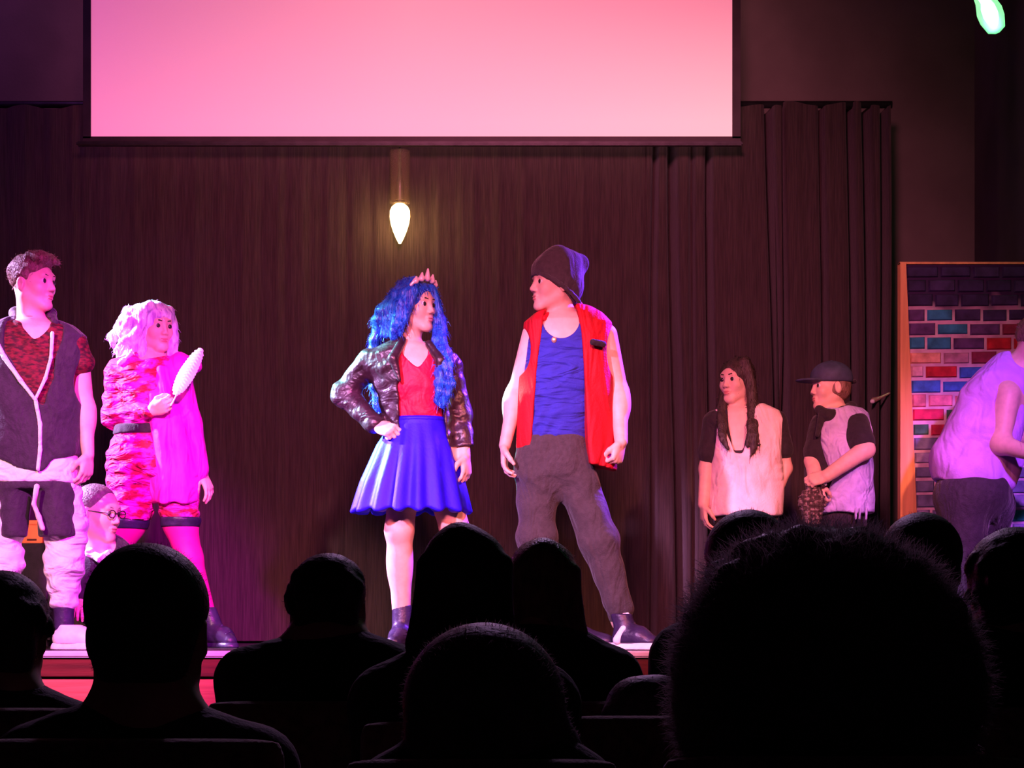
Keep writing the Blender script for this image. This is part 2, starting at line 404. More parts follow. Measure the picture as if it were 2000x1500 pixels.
class Head:
    def __init__(s, c, yaw, pitch=0.0, roll=0.0, sc=1.0):
        y, p, rl = (math.radians(v) for v in (yaw, pitch, roll))
        f0 = A(math.sin(y), -math.cos(y), 0); sd = np.cross(f0, A(0, 0, 1))
        f = f0 * math.cos(p) + A(0, 0, 1) * math.sin(p); u = np.cross(sd, f)
        s.f = f; s.s = sd * math.cos(rl) + u * math.sin(rl); s.u = u * math.cos(rl) - sd * math.sin(rl)
        s.c = np.array(c, float); s.sc = sc; s.R = np.stack([s.s, s.f, s.u], 1)
    def w(s, x, y, z): return s.c + s.sc * (s.R @ A(x, y, z))
    def e(s, S, c, r, k=0.02, op='u', rot=None):
        R = s.R if rot is None else s.R @ rot
        S.ell(s.w(*c), A(*r) * s.sc, R, k * s.sc, op)
    def cn(s, S, a, b, ra, rb, k=0.015, op='u'): S.cone(s.w(*a), s.w(*b), ra * s.sc, rb * s.sc, k * s.sc, op)
    def build(s, S, female=False):
        e, cn = lambda *a, **k: s.e(S, *a, **k), lambda *a, **k: s.cn(S, *a, **k)
        e((0, -0.012, 0.032), (0.074, 0.094, 0.083))
        e((0, 0.022, -0.03), (0.058, 0.064, 0.074), k=0.03)
        j = 0.9 if female else 1.0
        for t in (-1, 1):
            cn((t * 0.052 * j, -0.005, -0.05), (t * 0.018, 0.062, -0.093), 0.018, 0.016, k=0.025)
            e((t * 0.036, 0.055, -0.022), (0.022, 0.02, 0.022), k=0.025)
            e((t * 0.076, -0.012, -0.004), (0.010, 0.019, 0.030), k=0.008)
            e((t * 0.086, -0.006, -0.002), (0.006, 0.009, 0.016), k=0.006, op='s')
        e((0, 0.068, -0.094), (0.018, 0.016, 0.016), k=0.02)
        br = 0.0075 if female else 0.0105
        cn((-0.034, 0.072, 0.030), (0.034, 0.072, 0.030), br, br, k=0.022)
        for t in (-1, 1): e((t * 0.031, 0.093, 0.009), (0.017, 0.014, 0.011), k=0.012, op='s')
        cn((0, 0.080, 0.018), (0, 0.096 if female else 0.100, -0.024), 0.0065, 0.0088 if female else 0.0102, k=0.014)
        for t in (-1, 1): e((t * 0.011, 0.091, -0.029), (0.008, 0.010, 0.007), k=0.008)
        e((0, 0.084, -0.054), (0.021, 0.009, 0.007), k=0.01)
        e((0, 0.082, -0.066), (0.017, 0.009, 0.007), k=0.01)
        e((0, 0.0945, -0.0595), (0.020, 0.007, 0.0022), k=0.004, op='s')
    def face_parts(s, F, body, browmat=None, h=0.0022):
        for t in (-1, 1):
            n = 14; V = []; Fc = []; mi = []
            cx = s.w(t * 0.031, 0.0715, 0.007); r = 0.0135 * s.sc
            for i in range(n + 1):
                th = math.pi * i / n
                for jn in range(n):
                    ph = 2 * math.pi * jn / n
                    V.append(cx + r * (s.f * math.cos(th) + s.s * math.sin(th) * math.cos(ph) + s.u * math.sin(th) * math.sin(ph)) - F.base)
            for i in range(n):
                for jn in range(n):
                    Fc.append((i * n + jn, i * n + (jn + 1) % n, (i + 1) * n + (jn + 1) % n, (i + 1) * n + jn)); mi.append(1 if i < 4 else 0)
            me = bpy.data.meshes.new('eye'); me.from_pydata([tuple(v) for v in V], [], Fc); me.update()
            link_mesh('eye', me, [M['eye_white'], M['eye_dark']], body)
            me.polygons.foreach_set('material_index', mi); me.polygons.foreach_set('use_smooth', [True] * len(Fc)); me.update()
            S = SDF(); S.poly([s.w(t * 0.015, 0.0850, 0.030), s.w(t * 0.030, 0.082, 0.033), s.w(t * 0.046, 0.069, 0.026)], [0.0034 * s.sc, 0.004 * s.sc, 0.002 * s.sc], 0.002)
            F.mesh(S, 0.0025, 'eyebrow', browmat or M['brow'], body)
        S = SDF(); s.e(S, (0, 0.0865, -0.0545), (0.019, 0.008, 0.0052), 0.004); s.e(S, (0, 0.085, -0.0655), (0.0165, 0.0085, 0.006), 0.003)
        s.e(S, (0, 0.098, -0.0597), (0.020, 0.007, 0.0016), k=0.002, op='s')
        F.mesh(S, 0.002, 'lips', M['lips'], body)
    def fbox(s, hh=0.004): return (s.c - 0.16 * s.sc, s.c + A(0.16, 0.16, 0.15) * s.sc, hh)

def hand(S, F, wr, d, n, th, sc=1.0, curl=(25, 30, 20), spread=0.0, thumb=0.3, hf=0.0035):
    """wr wrist, d finger direction, n the way the palm faces, th thumb side direction"""
    d = unit(d); n = unit(np.array(n) - d * (np.array(n) @ d)); t = np.cross(n, d)
    if t @ np.array(th) < 0: t = -t
    wr = np.array(wr, float)
    offs = (0.030, 0.010, -0.010, -0.028); lens = (0.070, 0.079, 0.073, 0.056); kn = (0.086, 0.090, 0.086, 0.078)
    S.ell(wr + d * 0.048 * sc - n * 0.0 * sc, A(0.040, 0.052, 0.0145) * sc, np.stack([t, d, n], 1), 0.012 * sc)
    for i in range(4):
        k = wr + d * kn[i] * sc + t * offs[i] * sc
        S.cone(wr + d * 0.012 * sc + t * offs[i] * 0.55 * sc, k, 0.013 * sc, 0.0112 * sc, 0.010 * sc)
        a = 0.0; p = k; rr = (0.0098, 0.0088, 0.008, 0.0068)
        sp = unit(d + t * spread * (1.5 - i) / 1.5)
        for q, fr in enumerate((0.44, 0.31, 0.25)):
            a += math.radians(curl[q]) * (1 + 0.12 * i)
            dd = sp * math.cos(a) + n * math.sin(a)
            p2 = p + dd * lens[i] * fr * sc
            S.cone(p, p2, rr[q] * sc, rr[q + 1] * sc, 0.004 * sc); p = p2
    b = wr + d * 0.022 * sc + t * 0.024 * sc
    d1 = unit(t * (1 - thumb) + d * 0.75 + n * 0.45); p1 = b + d1 * 0.042 * sc
    d2 = unit(t * (0.4 - thumb) + d * 0.9 + n * (0.3 + thumb)); p2 = p1 + d2 * 0.032 * sc
    d3 = unit(t * (0.1 - thumb) + d * 0.9 + n * (0.4 + thumb)); p3 = p2 + d3 * 0.025 * sc
    S.poly([b, p1, p2, p3], [0.0165 * sc, 0.0125 * sc, 0.0105 * sc, 0.008 * sc], 0.007 * sc)
    c = wr + d * 0.085 * sc
    F.fine.append((c - 0.125 * sc, c + 0.125 * sc, hf))

def shoe(F, heel, toe, m_up, m_sole, shaft=0.06, L=None, r=0.04, parent=None, lace=None, ankle=None, name='shoe', sole_h=0.025):
    heel = np.array(heel, float); toe = np.array(toe, float); d = unit(toe - heel); z0 = F.base[2]
    heel[2] = toe[2] = z0
    S = SDF(); up = A(0, 0, 1)
    S.poly([heel + up * 0.045 + d * 0.02, heel + d * 0.10 + up * 0.052, toe - d * 0.035 + up * 0.030], [r, r * 0.98, r * 0.82], 0.025)
    an = np.array(ankle, float) if ankle is not None else heel + d * 0.045 + up * (0.05 + shaft)
    S.cone(heel + d * 0.045 + up * 0.06, an, r * 1.02, r * 1.0, 0.03)
    S.zcut(z0 + sole_h * 0.8, an[2] + 0.01)
    o = F.mesh(S, 0.005, name, m_up, parent)
    S2 = SDF(); S2.poly([heel + d * 0.012, heel + d * 0.12, toe - d * 0.03], [r * 1.05, r * 0.98, r * 0.98], 0.02); S2.zcut(z0, z0 + sole_h)
    F.mesh(S2, 0.005, 'sole', m_sole, o)
    if lace is not None:
        for q in range(4):
            S3 = SDF(); c = heel + d * (0.085 + 0.02 * q) + up * (0.098 - 0.009 * q); t = np.cross(d, up)
            S3.poly([c - t * r * 0.55 - up * 0.012, c + up * 0.002, c + t * r * 0.55 - up * 0.012], [0.005] * 3, 0.004)
            F.mesh(S3, 0.004, 'lace', lace, o)
    return o

def onfront(F, secs, px, py, off=0.004, pw=2.2):
    """a point on the front of a loft given by measured sections (y, cx, hw, ry, dy, grow)"""
    a = np.array(sorted([F.sec(*q) for q in secs]), float)
    w = F.p(px, py, -0.1); z = w[2]; x = w[0]
    cx, cy, rx, ry = (np.interp(z, a[:, 0], a[:, i]) for i in (1, 2, 3, 4))
    u = min(0.999, abs((x - cx) / rx))
    return A(x, cy - ry * (1 - u**pw)**(1 / pw) - off, z)

# ------------------------------------------------------------------ the setting
def struct(o, label=None):
    o['kind'] = 'structure'
    if label: o['label'] = label
    return o
XR, XL, YB, YF, ZT = 2.62, -5.2, 11.6, -1.8, 6.2
struct(box('floor', XL - .1, XR + .8, YF, YB, -0.1, 0.0, M['carpet']), 'dark carpeted floor of the auditorium')
struct(box('ceiling', XL - .1, XR + .8, YF, YB + .1, ZT, ZT + 0.1, M['ceil']), 'dark ceiling of the auditorium')
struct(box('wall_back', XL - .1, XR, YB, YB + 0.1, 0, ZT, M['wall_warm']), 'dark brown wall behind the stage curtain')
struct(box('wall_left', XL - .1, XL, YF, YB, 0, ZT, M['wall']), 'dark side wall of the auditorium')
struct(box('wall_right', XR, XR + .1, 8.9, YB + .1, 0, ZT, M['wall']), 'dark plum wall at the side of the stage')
struct(box('wall_side', XR + .8, XR + .9, YF, 8.9, 0, ZT, M['wall']), 'dark side wall beside the audience')
struct(box('wall_return', XR, XR + .9, 8.9, 9.0, 0, ZT, M['wall']), 'short dark wall beside the stage opening')
struct(box('wall_front', XL - .1, XR + .9, YF - .1, YF, 0, ZT, M['wall']), 'dark rear wall behind the audience')

YS = 8.3
st = empty('stage_platform', (0, YS, 0), 'raised wooden stage with a pale front edge and red-brown boards', 'stage')
st['kind'] = 'structure'
b0 = (0, YS, 0)
def spart(name, x0, x1, y0, y1, z0, z1, m, bv=0.0):
    V, Fc = box_vf(x0, x1, y0, y1, z0, z1, bv)
    return pydata(name, [np.array(v) - A(*b0) for v in V], Fc, m, st)
spart('deck', XL, XR, YS + 0.09, YB, 0, STAGE, M['deck'])
spart('nosing', XL, XR, YS, YS + 0.09, STAGE - 0.026, STAGE, M['nosing'], 0.006)
for i in range(4):
    w = (XR - XL) / 4
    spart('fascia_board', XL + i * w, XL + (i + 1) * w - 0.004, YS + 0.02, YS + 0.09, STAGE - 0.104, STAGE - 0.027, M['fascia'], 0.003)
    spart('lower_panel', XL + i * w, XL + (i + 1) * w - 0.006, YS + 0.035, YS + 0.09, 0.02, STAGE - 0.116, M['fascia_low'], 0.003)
spart('shadow_gap', XL, XR, YS + 0.07, YS + 0.09, STAGE - 0.116, STAGE - 0.104, M['deck'])

# curtains
def curtain(label, x0, x1, y, ztop, zbot, valleys, amp, freq, seed):
    g = np.random.default_rng(seed); nx = int((x1 - x0) / (0.012 if x1 - x0 > 2 else 0.006)) + 1; nz = 46
    ph = g.uniform(0, 6.28, 8)
    V = []; Fc = []
    for k in range(nz):
        t = k / (nz - 1); z = ztop + (zbot - ztop) * t
        for i in range(nx):
            x = x0 + (x1 - x0) * i / (nx - 1)
            s = x * freq + 0.35 * math.sin(1.7 * t + ph[0])
            d = amp * (math.sin(s + ph[1] + 0.8 * math.sin(0.37 * s)) + 0.5 * math.sin(2.3 * s + ph[2] + 0.7 * t)) * (0.75 + 0.35 * t)
            for (vx, drift, depth, wid) in valleys:
                d += depth * (0.55 + 0.45 * t) * math.exp(-((x - vx - drift * t) / wid)**2)
            V.append((x + 0.004 * math.sin(7 * t + 3 * x), y + d, z + 0.012 * math.sin(freq * x * 0.5) * (1 - t)))
    n0 = len(V)
    V += [(v[0], v[1] + 0.012, v[2]) for v in V]
    for k in range(nz - 1):
        for i in range(nx - 1):
            a = k * nx + i
            Fc.append((a, a + nx, a + nx + 1, a + 1)); Fc.append((n0 + a, n0 + a + 1, n0 + a + nx + 1, n0 + a + nx))
    for k in range(nz - 1):
        for e in (0, nx - 1):
            a = k * nx + e; Fc.append((a, a + nx, n0 + a + nx, n0 + a))
    o = pydata('stage_curtain', V, Fc, M['curtain'], None, ((x0 + x1) / 2, y, zbot), True)
    return tag(o, label, 'curtain', 'black stage curtains')
cpx = lambda px, D=11.0: (px - 1000) * D / F0
curtain('wide smooth black curtain behind the performers, hanging below the screen', -4.6, cpx(1268), 11.0, 3.85, STAGE + 0.012,
        [(cpx(150), .02, .02, .02), (cpx(420), 0.02, .02, .03), (cpx(770), .03, .02, .02), (cpx(1180), .0, .02, .03)], 0.007, 42, 3)
curtain('black curtain panel with deep folds behind the long-haired girl in pink', cpx(1262), cpx(1527), 10.98, 3.85, STAGE + 0.012,
        [(cpx(1280), -.02, .26, .014), (cpx(1310), .06, .42, .019), (cpx(1352), .01, .12, .012), (cpx(1384), .02, .34, .014), (cpx(1503), .08, .40, .018)], 0.005, 30, 5)
outer = curtain('outer black curtain panel with deep folds beside the brick-painted board', cpx(1516), cpx(1740), 11.0, 3.87, STAGE + 0.012,
        [(cpx(1523), .04, .4, .018), (cpx(1606), .03, .2, .013), (cpx(1662), .04, .32, .014), (cpx(1694), .04, .42, .018), (cpx(1728), .0, .4, .014)], 0.006, 36, 8)
V = []
rod = lathe('curtain_rail', [(0.02, -3.4), (0.02, 3.3)], (-1.25, 11.05, 3.875), M['metal_dark'], None, (-1.25, 11.05, 3.875), 12, (1, 0, 0))
tag(rod, 'thin dark metal rail along the top of the stage curtains', 'curtain rail')
def outer_part(name, S, h, m):
    V, Q = sdf_arrays(S, h); return link_mesh(name, mesh_np(name, V - np.array(outer.location), Q), m, outer)
cq = lambda px, py, d=10.99: A((px - 1000) * d / F0, d, ZC + (HY - py) * d / F0)
S = SDF(); S.poly([cq(1706, 782), cq(1716, 778), cq(1737, 768)], [0.016, 0.010, 0.007], 0.006); outer_part('clasp', S, 0.005, M['gold'])
S = SDF(); S.ell(cq(1704, 784, 10.975), (0.014, 0.012, 0.012)); outer_part('clasp_button', S, 0.004, M['sneaker_white'])

# projection screen
DS = 10.75
sx = lambda px: (px - 1000) * DS / F0
sz = lambda py: ZC + (HY - py) * DS / F0
zt = 5.55
scr = empty('projection_screen', (sx(803), DS, sz(285)), 'large projection screen with black border showing plain pink light', 'screen')
bS = A(sx(803), DS, sz(285))
def scp(name, x0, x1, y0, y1, z0, z1, m, bv=0.0):
    V, Fc = box_vf(x0, x1, y0, y1, z0, z1, bv); return pydata(name, [np.array(v) - bS for v in V], Fc, m, scr)
def screen_mat():
    m = bpy.data.materials.new('projected_pink'); m.use_nodes = True; nt = m.node_tree; b = nt.nodes['Principled BSDF']
    b.inputs['Base Color'].default_value = (0.5, 0.45, 0.45, 1); b.inputs['Roughness'].default_value = 0.9
    tc = nt.nodes.new('ShaderNodeTexCoord'); sp = nt.nodes.new('ShaderNodeSeparateXYZ'); nt.links.new(tc.outputs['Generated'], sp.inputs[0])
    r1 = nt.nodes.new('ShaderNodeValToRGB'); r2 = nt.nodes.new('ShaderNodeValToRGB')
    nt.links.new(sp.outputs['X'], r1.inputs[0]); nt.links.new(sp.outputs['X'], r2.inputs[0])
    r1.color_ramp.elements[0].color = (1.0, 0.20, 0.47, 1); r1.color_ramp.elements[1].color = (1.0, 0.47, 0.52, 1)
    e = r1.color_ramp.elements.new(0.45); e.color = (1.0, 0.36, 0.52, 1)
    r2.color_ramp.elements[0].color = (0.72, 0.13, 0.36, 1); r2.color_ramp.elements[1].color = (0.86, 0.20, 0.30, 1)
    e = r2.color_ramp.elements.new(0.5); e.color = (0.93, 0.27, 0.38, 1)
    mx = nt.nodes.new('ShaderNodeMix'); mx.data_type = 'RGBA'
    rz = nt.nodes.new('ShaderNodeMapRange'); rz.inputs['From Min'].default_value = 0.04; rz.inputs['From Max'].default_value = 0.36
    nt.links.new(sp.outputs['Z'], rz.inputs['Value']); nt.links.new(rz.outputs[0], mx.inputs['Factor'])
    nt.links.new(r1.outputs[0], mx.inputs['A']); nt.links.new(r2.outputs[0], mx.inputs['B'])
    nt.links.new(mx.outputs['Result'], b.inputs['Emission Color']); b.inputs['Emission Strength'].default_value = 0.95
    return m
scp('picture_surface', sx(178), sx(1430), DS, DS + 0.012, sz(267), zt, screen_mat())
scp('border', sx(163), sx(178), DS - 0.012, DS + 0.02, sz(271), zt, M['frame'])
scp('border', sx(1430), sx(1446), DS - 0.012, DS + 0.02, sz(271), zt, M['frame'])
scp('bottom_border', sx(163), sx(1446), DS - 0.012, DS + 0.02, sz(277), sz(267.5), M['frame'])
scp('weight_bar', sx(150), sx(1450), DS - 0.02, DS + 0.025, sz(285), sz(277), M['metal_dark'], 0.006)
scp('housing', sx(140), sx(1460), DS - 0.06, DS + 0.08, zt, zt + 0.14, M['frame'], 0.01)
for px in (300, 1300): scp('hanger', sx(px) - .01, sx(px) + .01, DS - .01, DS + .01, zt + .14, ZT, M['metal_dark'])

# pendant lamp behind the screen, over the stage
def glow(name, c, strength):
    m = bpy.data.materials.new(name); m.use_nodes = True; b = m.node_tree.nodes['Principled BSDF']
    b.inputs['Base Color'].default_value = (0.8, 0.7, 0.5, 1)
    b.inputs['Emission Color'].default_value = (*c, 1); b.inputs['Emission Strength'].default_value = strength
    return m
DP = 10.88
pl = Fig(DP, 781, ZC + (HY - 475) * DP / F0, 'pendant_lamp', 'pendant lamp with a clear glass tube and a glowing teardrop bulb below the screen', 'lamp')
c = pl.p(781, 400); zz = lambda py: pl.p(781, py)[2]
lathe('bulb', [(0.006, zz(476)), (0.020, zz(466)), (0.036, zz(452)), (0.048, zz(438)), (0.054, zz(424)), (0.053, zz(412)), (0.043, zz(404)), (0.026, zz(399)), (0.018, zz(397))],
      (c[0] - pl.base[0], 0, -pl.base[2]), glow('warm_bulb', (1.0, 0.62, 0.22), 14), pl.root, (0, 0, 0))
lathe('socket', [(0.02, zz(400)), (0.026, zz(396)), (0.026, zz(362)), (0.018, zz(352)), (0.008, zz(330)), (0.006, zz(312))],
      (c[0] - pl.base[0], 0, -pl.base[2]), M['metal_chair'], pl.root, (0, 0, 0))
lathe('glass_tube', [(0.052, zz(398)), (0.055, zz(396)), (0.055, zz(296)), (0.05, zz(294)), (0.05, zz(392))],
      (c[0] - pl.base[0], 0, -pl.base[2]), M['glass'], pl.root, (0, 0, 0), 28)
lathe('cord', [(0.005, zz(312)), (0.005, ZT)], (c[0] - pl.base[0], 0, -pl.base[2]), M['black_cloth'], pl.root, (0, 0, 0), 8)
lathe('canopy', [(0.06, ZT - 0.03), (0.06, ZT)], (c[0] - pl.base[0], 0, -pl.base[2]), M['metal_dark'], pl.root, (0, 0, 0), 20)
ld = bpy.data.lights.new('pendant_lamp_light', 'POINT'); ld.color = (1.0, 0.55, 0.2); ld.energy = 2.2; ld.shadow_soft_size = 0.05
lo_ = bpy.data.objects.new('pendant_lamp_light', ld); lo_.location = tuple(c + A(0, -.12, -0.14)); col.objects.link(lo_)
# green stage lantern
gl = Fig(9.2, 1930, 3.75, 'green_stage_lamp', 'stage lamp with a bright green tube hanging at the top corner', 'stage lamp')
a, b = gl.p(1912, -30), gl.p(1940, 42)
lathe('tube_bulb', [(0.012, 0.0), (0.026, 0.02), (0.034, 0.05), (0.032, 0.09), (0.022, 0.115), (0.026, 0.13), (0.026, 0.25)], tuple(b - gl.base + unit(b - a) * 0.02), glow('green_bulb', (0.35, 1.0, 0.6), 6), gl.root, (0, 0, 0), 20, tuple(a - b))
gm = glow('green_halo_glow', (0.0, 0.75, 0.22), 0.8); gm.node_tree.nodes['Principled BSDF'].inputs['Alpha'].default_value = 0.45
lathe('green_halo', [(0.012, -.034), (0.04, -.02), (0.056, 0.03), (0.058, 0.07), (0.045, 0.12), (0.042, 0.20)], tuple(b - gl.base + unit(b - a) * 0.02), gm, gl.root, (0, 0, 0), 24, tuple(a - b))  # added glowing shell that imitates the green halo around the bulb
lathe('housing', [(0.05, 0.20), (0.06, 0.22), (0.06, 0.42), (0.04, 0.45)], tuple(b - gl.base), M['metal_dark'], gl.root, (0, 0, 0), 20, tuple(a - b))
e0 = b + unit(a - b) * 0.44
lathe('bracket', [(0.012, 0), (0.012, ZT - e0[2])], tuple(e0 - gl.base), M['metal_dark'], gl.root, (0, 0, 0), 10)
gd = bpy.data.lights.new('green_stage_lamp_light', 'POINT'); gd.color = (0.1, 1.0, 0.4); gd.energy = 4; gd.shadow_soft_size = 0.04
go = bpy.data.objects.new('green_stage_lamp_light', gd); go.location = tuple(b + A(-.02, -.08, -.05)); col.objects.link(go)

# painted brick flat
DF = 9.6
fx = lambda px: (px - 1000) * DF / F0
fz = lambda py: ZC + (HY - py) * DF / F0
fl = empty('scenery_flat', (fx(1900), DF, STAGE), 'tall scenery board of colourful painted bricks with a bare wooden edge', 'scenery board')
bF = A(fx(1900), DF, STAGE)
def fpart(name, V, Fc, m): return pydata(name, [np.array(v) - bF for v in V], Fc, m, fl)
def flat_mat():
    m = mat('flat_mortar', (0.62, 0.48, 0.56), 0.9, 0.2, 14)
    nt = m.node_tree; b = nt.nodes['Principled BSDF']; old = b.inputs['Base Color'].links[0].from_socket
    tc = nt.nodes.new('ShaderNodeTexCoord'); sp = nt.nodes.new('ShaderNodeSeparateXYZ'); nt.links.new(tc.outputs['Object'], sp.inputs[0])
    nz = nt.nodes.new('ShaderNodeTexNoise'); nz.inputs['Scale'].default_value = 7; nt.links.new(tc.outputs['Object'], nz.inputs['Vector'])
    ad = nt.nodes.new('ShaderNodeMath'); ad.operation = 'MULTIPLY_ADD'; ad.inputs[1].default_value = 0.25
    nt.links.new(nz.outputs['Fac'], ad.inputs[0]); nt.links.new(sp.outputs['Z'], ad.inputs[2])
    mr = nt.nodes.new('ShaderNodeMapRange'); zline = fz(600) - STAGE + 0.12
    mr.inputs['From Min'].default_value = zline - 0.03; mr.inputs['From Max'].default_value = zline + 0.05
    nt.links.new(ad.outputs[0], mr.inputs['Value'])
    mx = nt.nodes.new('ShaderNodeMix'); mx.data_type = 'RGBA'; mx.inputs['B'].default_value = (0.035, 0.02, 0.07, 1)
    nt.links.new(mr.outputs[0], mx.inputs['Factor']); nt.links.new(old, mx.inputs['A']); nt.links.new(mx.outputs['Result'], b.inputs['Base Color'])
    return m
xr = fx(2090)
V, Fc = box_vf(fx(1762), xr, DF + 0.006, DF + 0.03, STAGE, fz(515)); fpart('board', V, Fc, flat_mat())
zt_, zb_ = fz(513), STAGE
V = [(fx(1757), DF - .02, zb_), (fx(1800), DF - .02, zb_), (fx(1768), DF - .02, zt_), (fx(1757), DF - .02, zt_)]
V += [(v[0], DF + .05, v[2]) for v in V]
fpart('edge_batten', V, [(0, 1, 2, 3), (7, 6, 5, 4), (0, 4, 5, 1), (1, 5, 6, 2), (2, 6, 7, 3), (3, 7, 4, 0)], M['wood'])
V, Fc = box_vf(fx(1757), xr, DF - .008, DF + .04, fz(516), fz(512)); fpart('top_batten', V, Fc, M['wood'])
V, Fc = box_vf(fx(1800), fx(1815), DF + .03, DF + .6, STAGE, STAGE + .04); fpart('brace_foot', V, Fc, M['wood'])
V = [(fx(1800), DF + .03, STAGE + 1.2), (fx(1815), DF + .03, STAGE + 1.2), (fx(1815), DF + .6, STAGE + .02), (fx(1800), DF + .6, STAGE + .02)]
V += [(v[0], v[1], v[2] - .05) for v in V]
fpart('brace', V, [(0, 1, 2, 3), (7, 6, 5, 4), (0, 4, 5, 1), (1, 5, 6, 2), (2, 6, 7, 3), (3, 7, 4, 0)], M['wood'])
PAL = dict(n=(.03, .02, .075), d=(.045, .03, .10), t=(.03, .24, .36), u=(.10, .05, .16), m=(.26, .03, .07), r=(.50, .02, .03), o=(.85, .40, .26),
           a=(.42, .22, .28), p=(.78, .45, .50), b=(.04, .16, .50), k=(.75, .25, .32), g=(.05, .18, .10), c=(.58, .03, .10), s=(.16, .17, .30), l=(.30, .26, .45), e=(.01, .35, .20))
BM = {k: mat('painted_brick_' + w, v, 0.85, 0.35, 16, 0.2, 60) for (k, v), w in zip(PAL.items(), 'navy indigo teal plum maroon red apricot mauve blush blue rose green crimson slate lilac emerald'.split())}
rows = ['nndnndn', 'ndnnddn', 'nnndnnd', 'utdddnn', 'utumrrn', 'tturrtn', 'oamprnn', 'prbbrsn', 'bbbsbsn', 'kkkrksn', 'cggmcss', 'gcccmsg', 'sckscgg', 'lslccee', 'sllsgee', 'slbslee', 'ssllsee', 'lslseee', 'slsleee', 'sslslee', 'lslslee', 'slsslee', 'ssslsee', 'slslsee', 'lslslee', 'ssslsee', 'slslsle']
pitch = 28.0; g = np.random.default_rng(4)
for ri, row in enumerate(rows):
    y0 = 517 + ri * pitch
    if y0 + pitch > 1262: break
    left = 1771 + (y0 - 513) * 0.043; x = left - (20 if ri % 2 else 0)
    for ch in row:
        w = 52 + g.uniform(-8, 10); xa, xb = max(left, x), min(x + w, 2088)
        x += w + 5
        if xb - xa < 8: continue
        j = g.uniform(-1.5, 1.5, 4)
        X0, X1 = fx(xa), fx(xb); Z0, Z1 = fz(y0 + pitch - 3 + j[0]), fz(y0 + 2 + j[1]); yy = DF - 0.004 - g.uniform(0, .004); q = .006
        V = [(X0, DF + .006, Z0), (X1, DF + .006, Z0 + .002), (X1, DF + .006, Z1), (X0, DF + .006, Z1 - .002),
             (X0 + q, yy, Z0 + q), (X1 - q, yy, Z0 + q), (X1 - q, yy, Z1 - q), (X0 + q, yy, Z1 - q)]
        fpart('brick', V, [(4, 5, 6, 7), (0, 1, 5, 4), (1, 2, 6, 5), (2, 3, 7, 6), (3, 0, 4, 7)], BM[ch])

# black case with an orange box behind the young man
cs = empty('equipment_case', ((40 - 1000) * 9.7 / F0, 9.7, STAGE), 'black upright equipment case standing behind the white trousers', 'case')
hw = 70 * 9.7 / F0; zc_ = (HY - 1063) * 9.7 / F0 + ZC - STAGE
V, Fc = box_vf(-hw, hw, -.15, .15, 0.02, zc_, .012); pydata('body', V, Fc, M['black_cloth'], cs)
V, Fc = box_vf(-.05, .05, -.165, -.15, zc_ * .6, zc_ * .66, .004); pydata('handle', V, Fc, M['metal_dark'], cs)
for a_ in (-1, 1):
    for b_ in (-1, 1):
        V, Fc = box_vf(a_ * hw * .8 - .02, a_ * hw * .8 + .02, b_ * .11 - .02, b_ * .11 + .02, 0, .02); pydata('foot', V, Fc, M['metal_dark'], cs)
ob = empty('orange_box', ((67 - 1000) * 9.65 / F0, 9.65, STAGE + zc_), 'small bright orange box on top of the black equipment case', 'box')
hw2 = 21 * 9.65 / F0; h2 = 45 * 9.65 / F0
V, Fc = box_vf(-hw2, hw2, -.06, .06, 0, h2 * .8, .004); pydata('body', V, Fc, M['orange'], ob)
V, Fc = box_vf(-hw2 - .003, hw2 + .003, -.063, .063, h2 * .8, h2, .004); pydata('lid', V, Fc, M['orange'], ob)
V, Fc = box_vf(-.02, .025, -.0615, -.058, h2 * .12, h2 * .2); pydata('tag', V, Fc, M['fascia'], ob)

# ------------------------------------------------------------------ performers
def fuzz_mat():
    m = bpy.data.materials.new('hair_fuzz'); m.use_nodes = True; nt = m.node_tree
    nt.nodes.remove(nt.nodes['Principled BSDF']); out = nt.nodes['Material Output']
    a = nt.nodes.new('ShaderNodeBsdfDiffuse'); b = nt.nodes.new('ShaderNodeBsdfTranslucent'); mx = nt.nodes.new('ShaderNodeMixShader'); mx.inputs[0].default_value = 0.65
    nz = nt.nodes.new('ShaderNodeTexNoise'); nz.inputs['Scale'].default_value = 30; cr = nt.nodes.new('ShaderNodeValToRGB')
    cr.color_ramp.elements[0].color = (0.20, 0.15, 0.16, 1); cr.color_ramp.elements[1].color = (0.36, 0.28, 0.30, 1)
    nt.links.new(nz.outputs['Fac'], cr.inputs[0])
    for q in (a, b): nt.links.new(cr.outputs[0], q.inputs['Color'])
    nt.links.new(a.outputs[0], mx.inputs[1]); nt.links.new(b.outputs[0], mx.inputs[2]); nt.links.new(mx.outputs[0], out.inputs['Surface'])
    return m
M['hair_fuzz'] = fuzz_mat()
def neck_and_shoulders(B, H, nb, shl, shr, r=0.052):
    B.cone(H.w(0, -0.022, -0.045), nb, r, r * 1.08, 0.03)
    B.cone(nb, shl, 0.045, 0.04, 0.04); B.cone(nb, shr, 0.045, 0.04, 0.04)

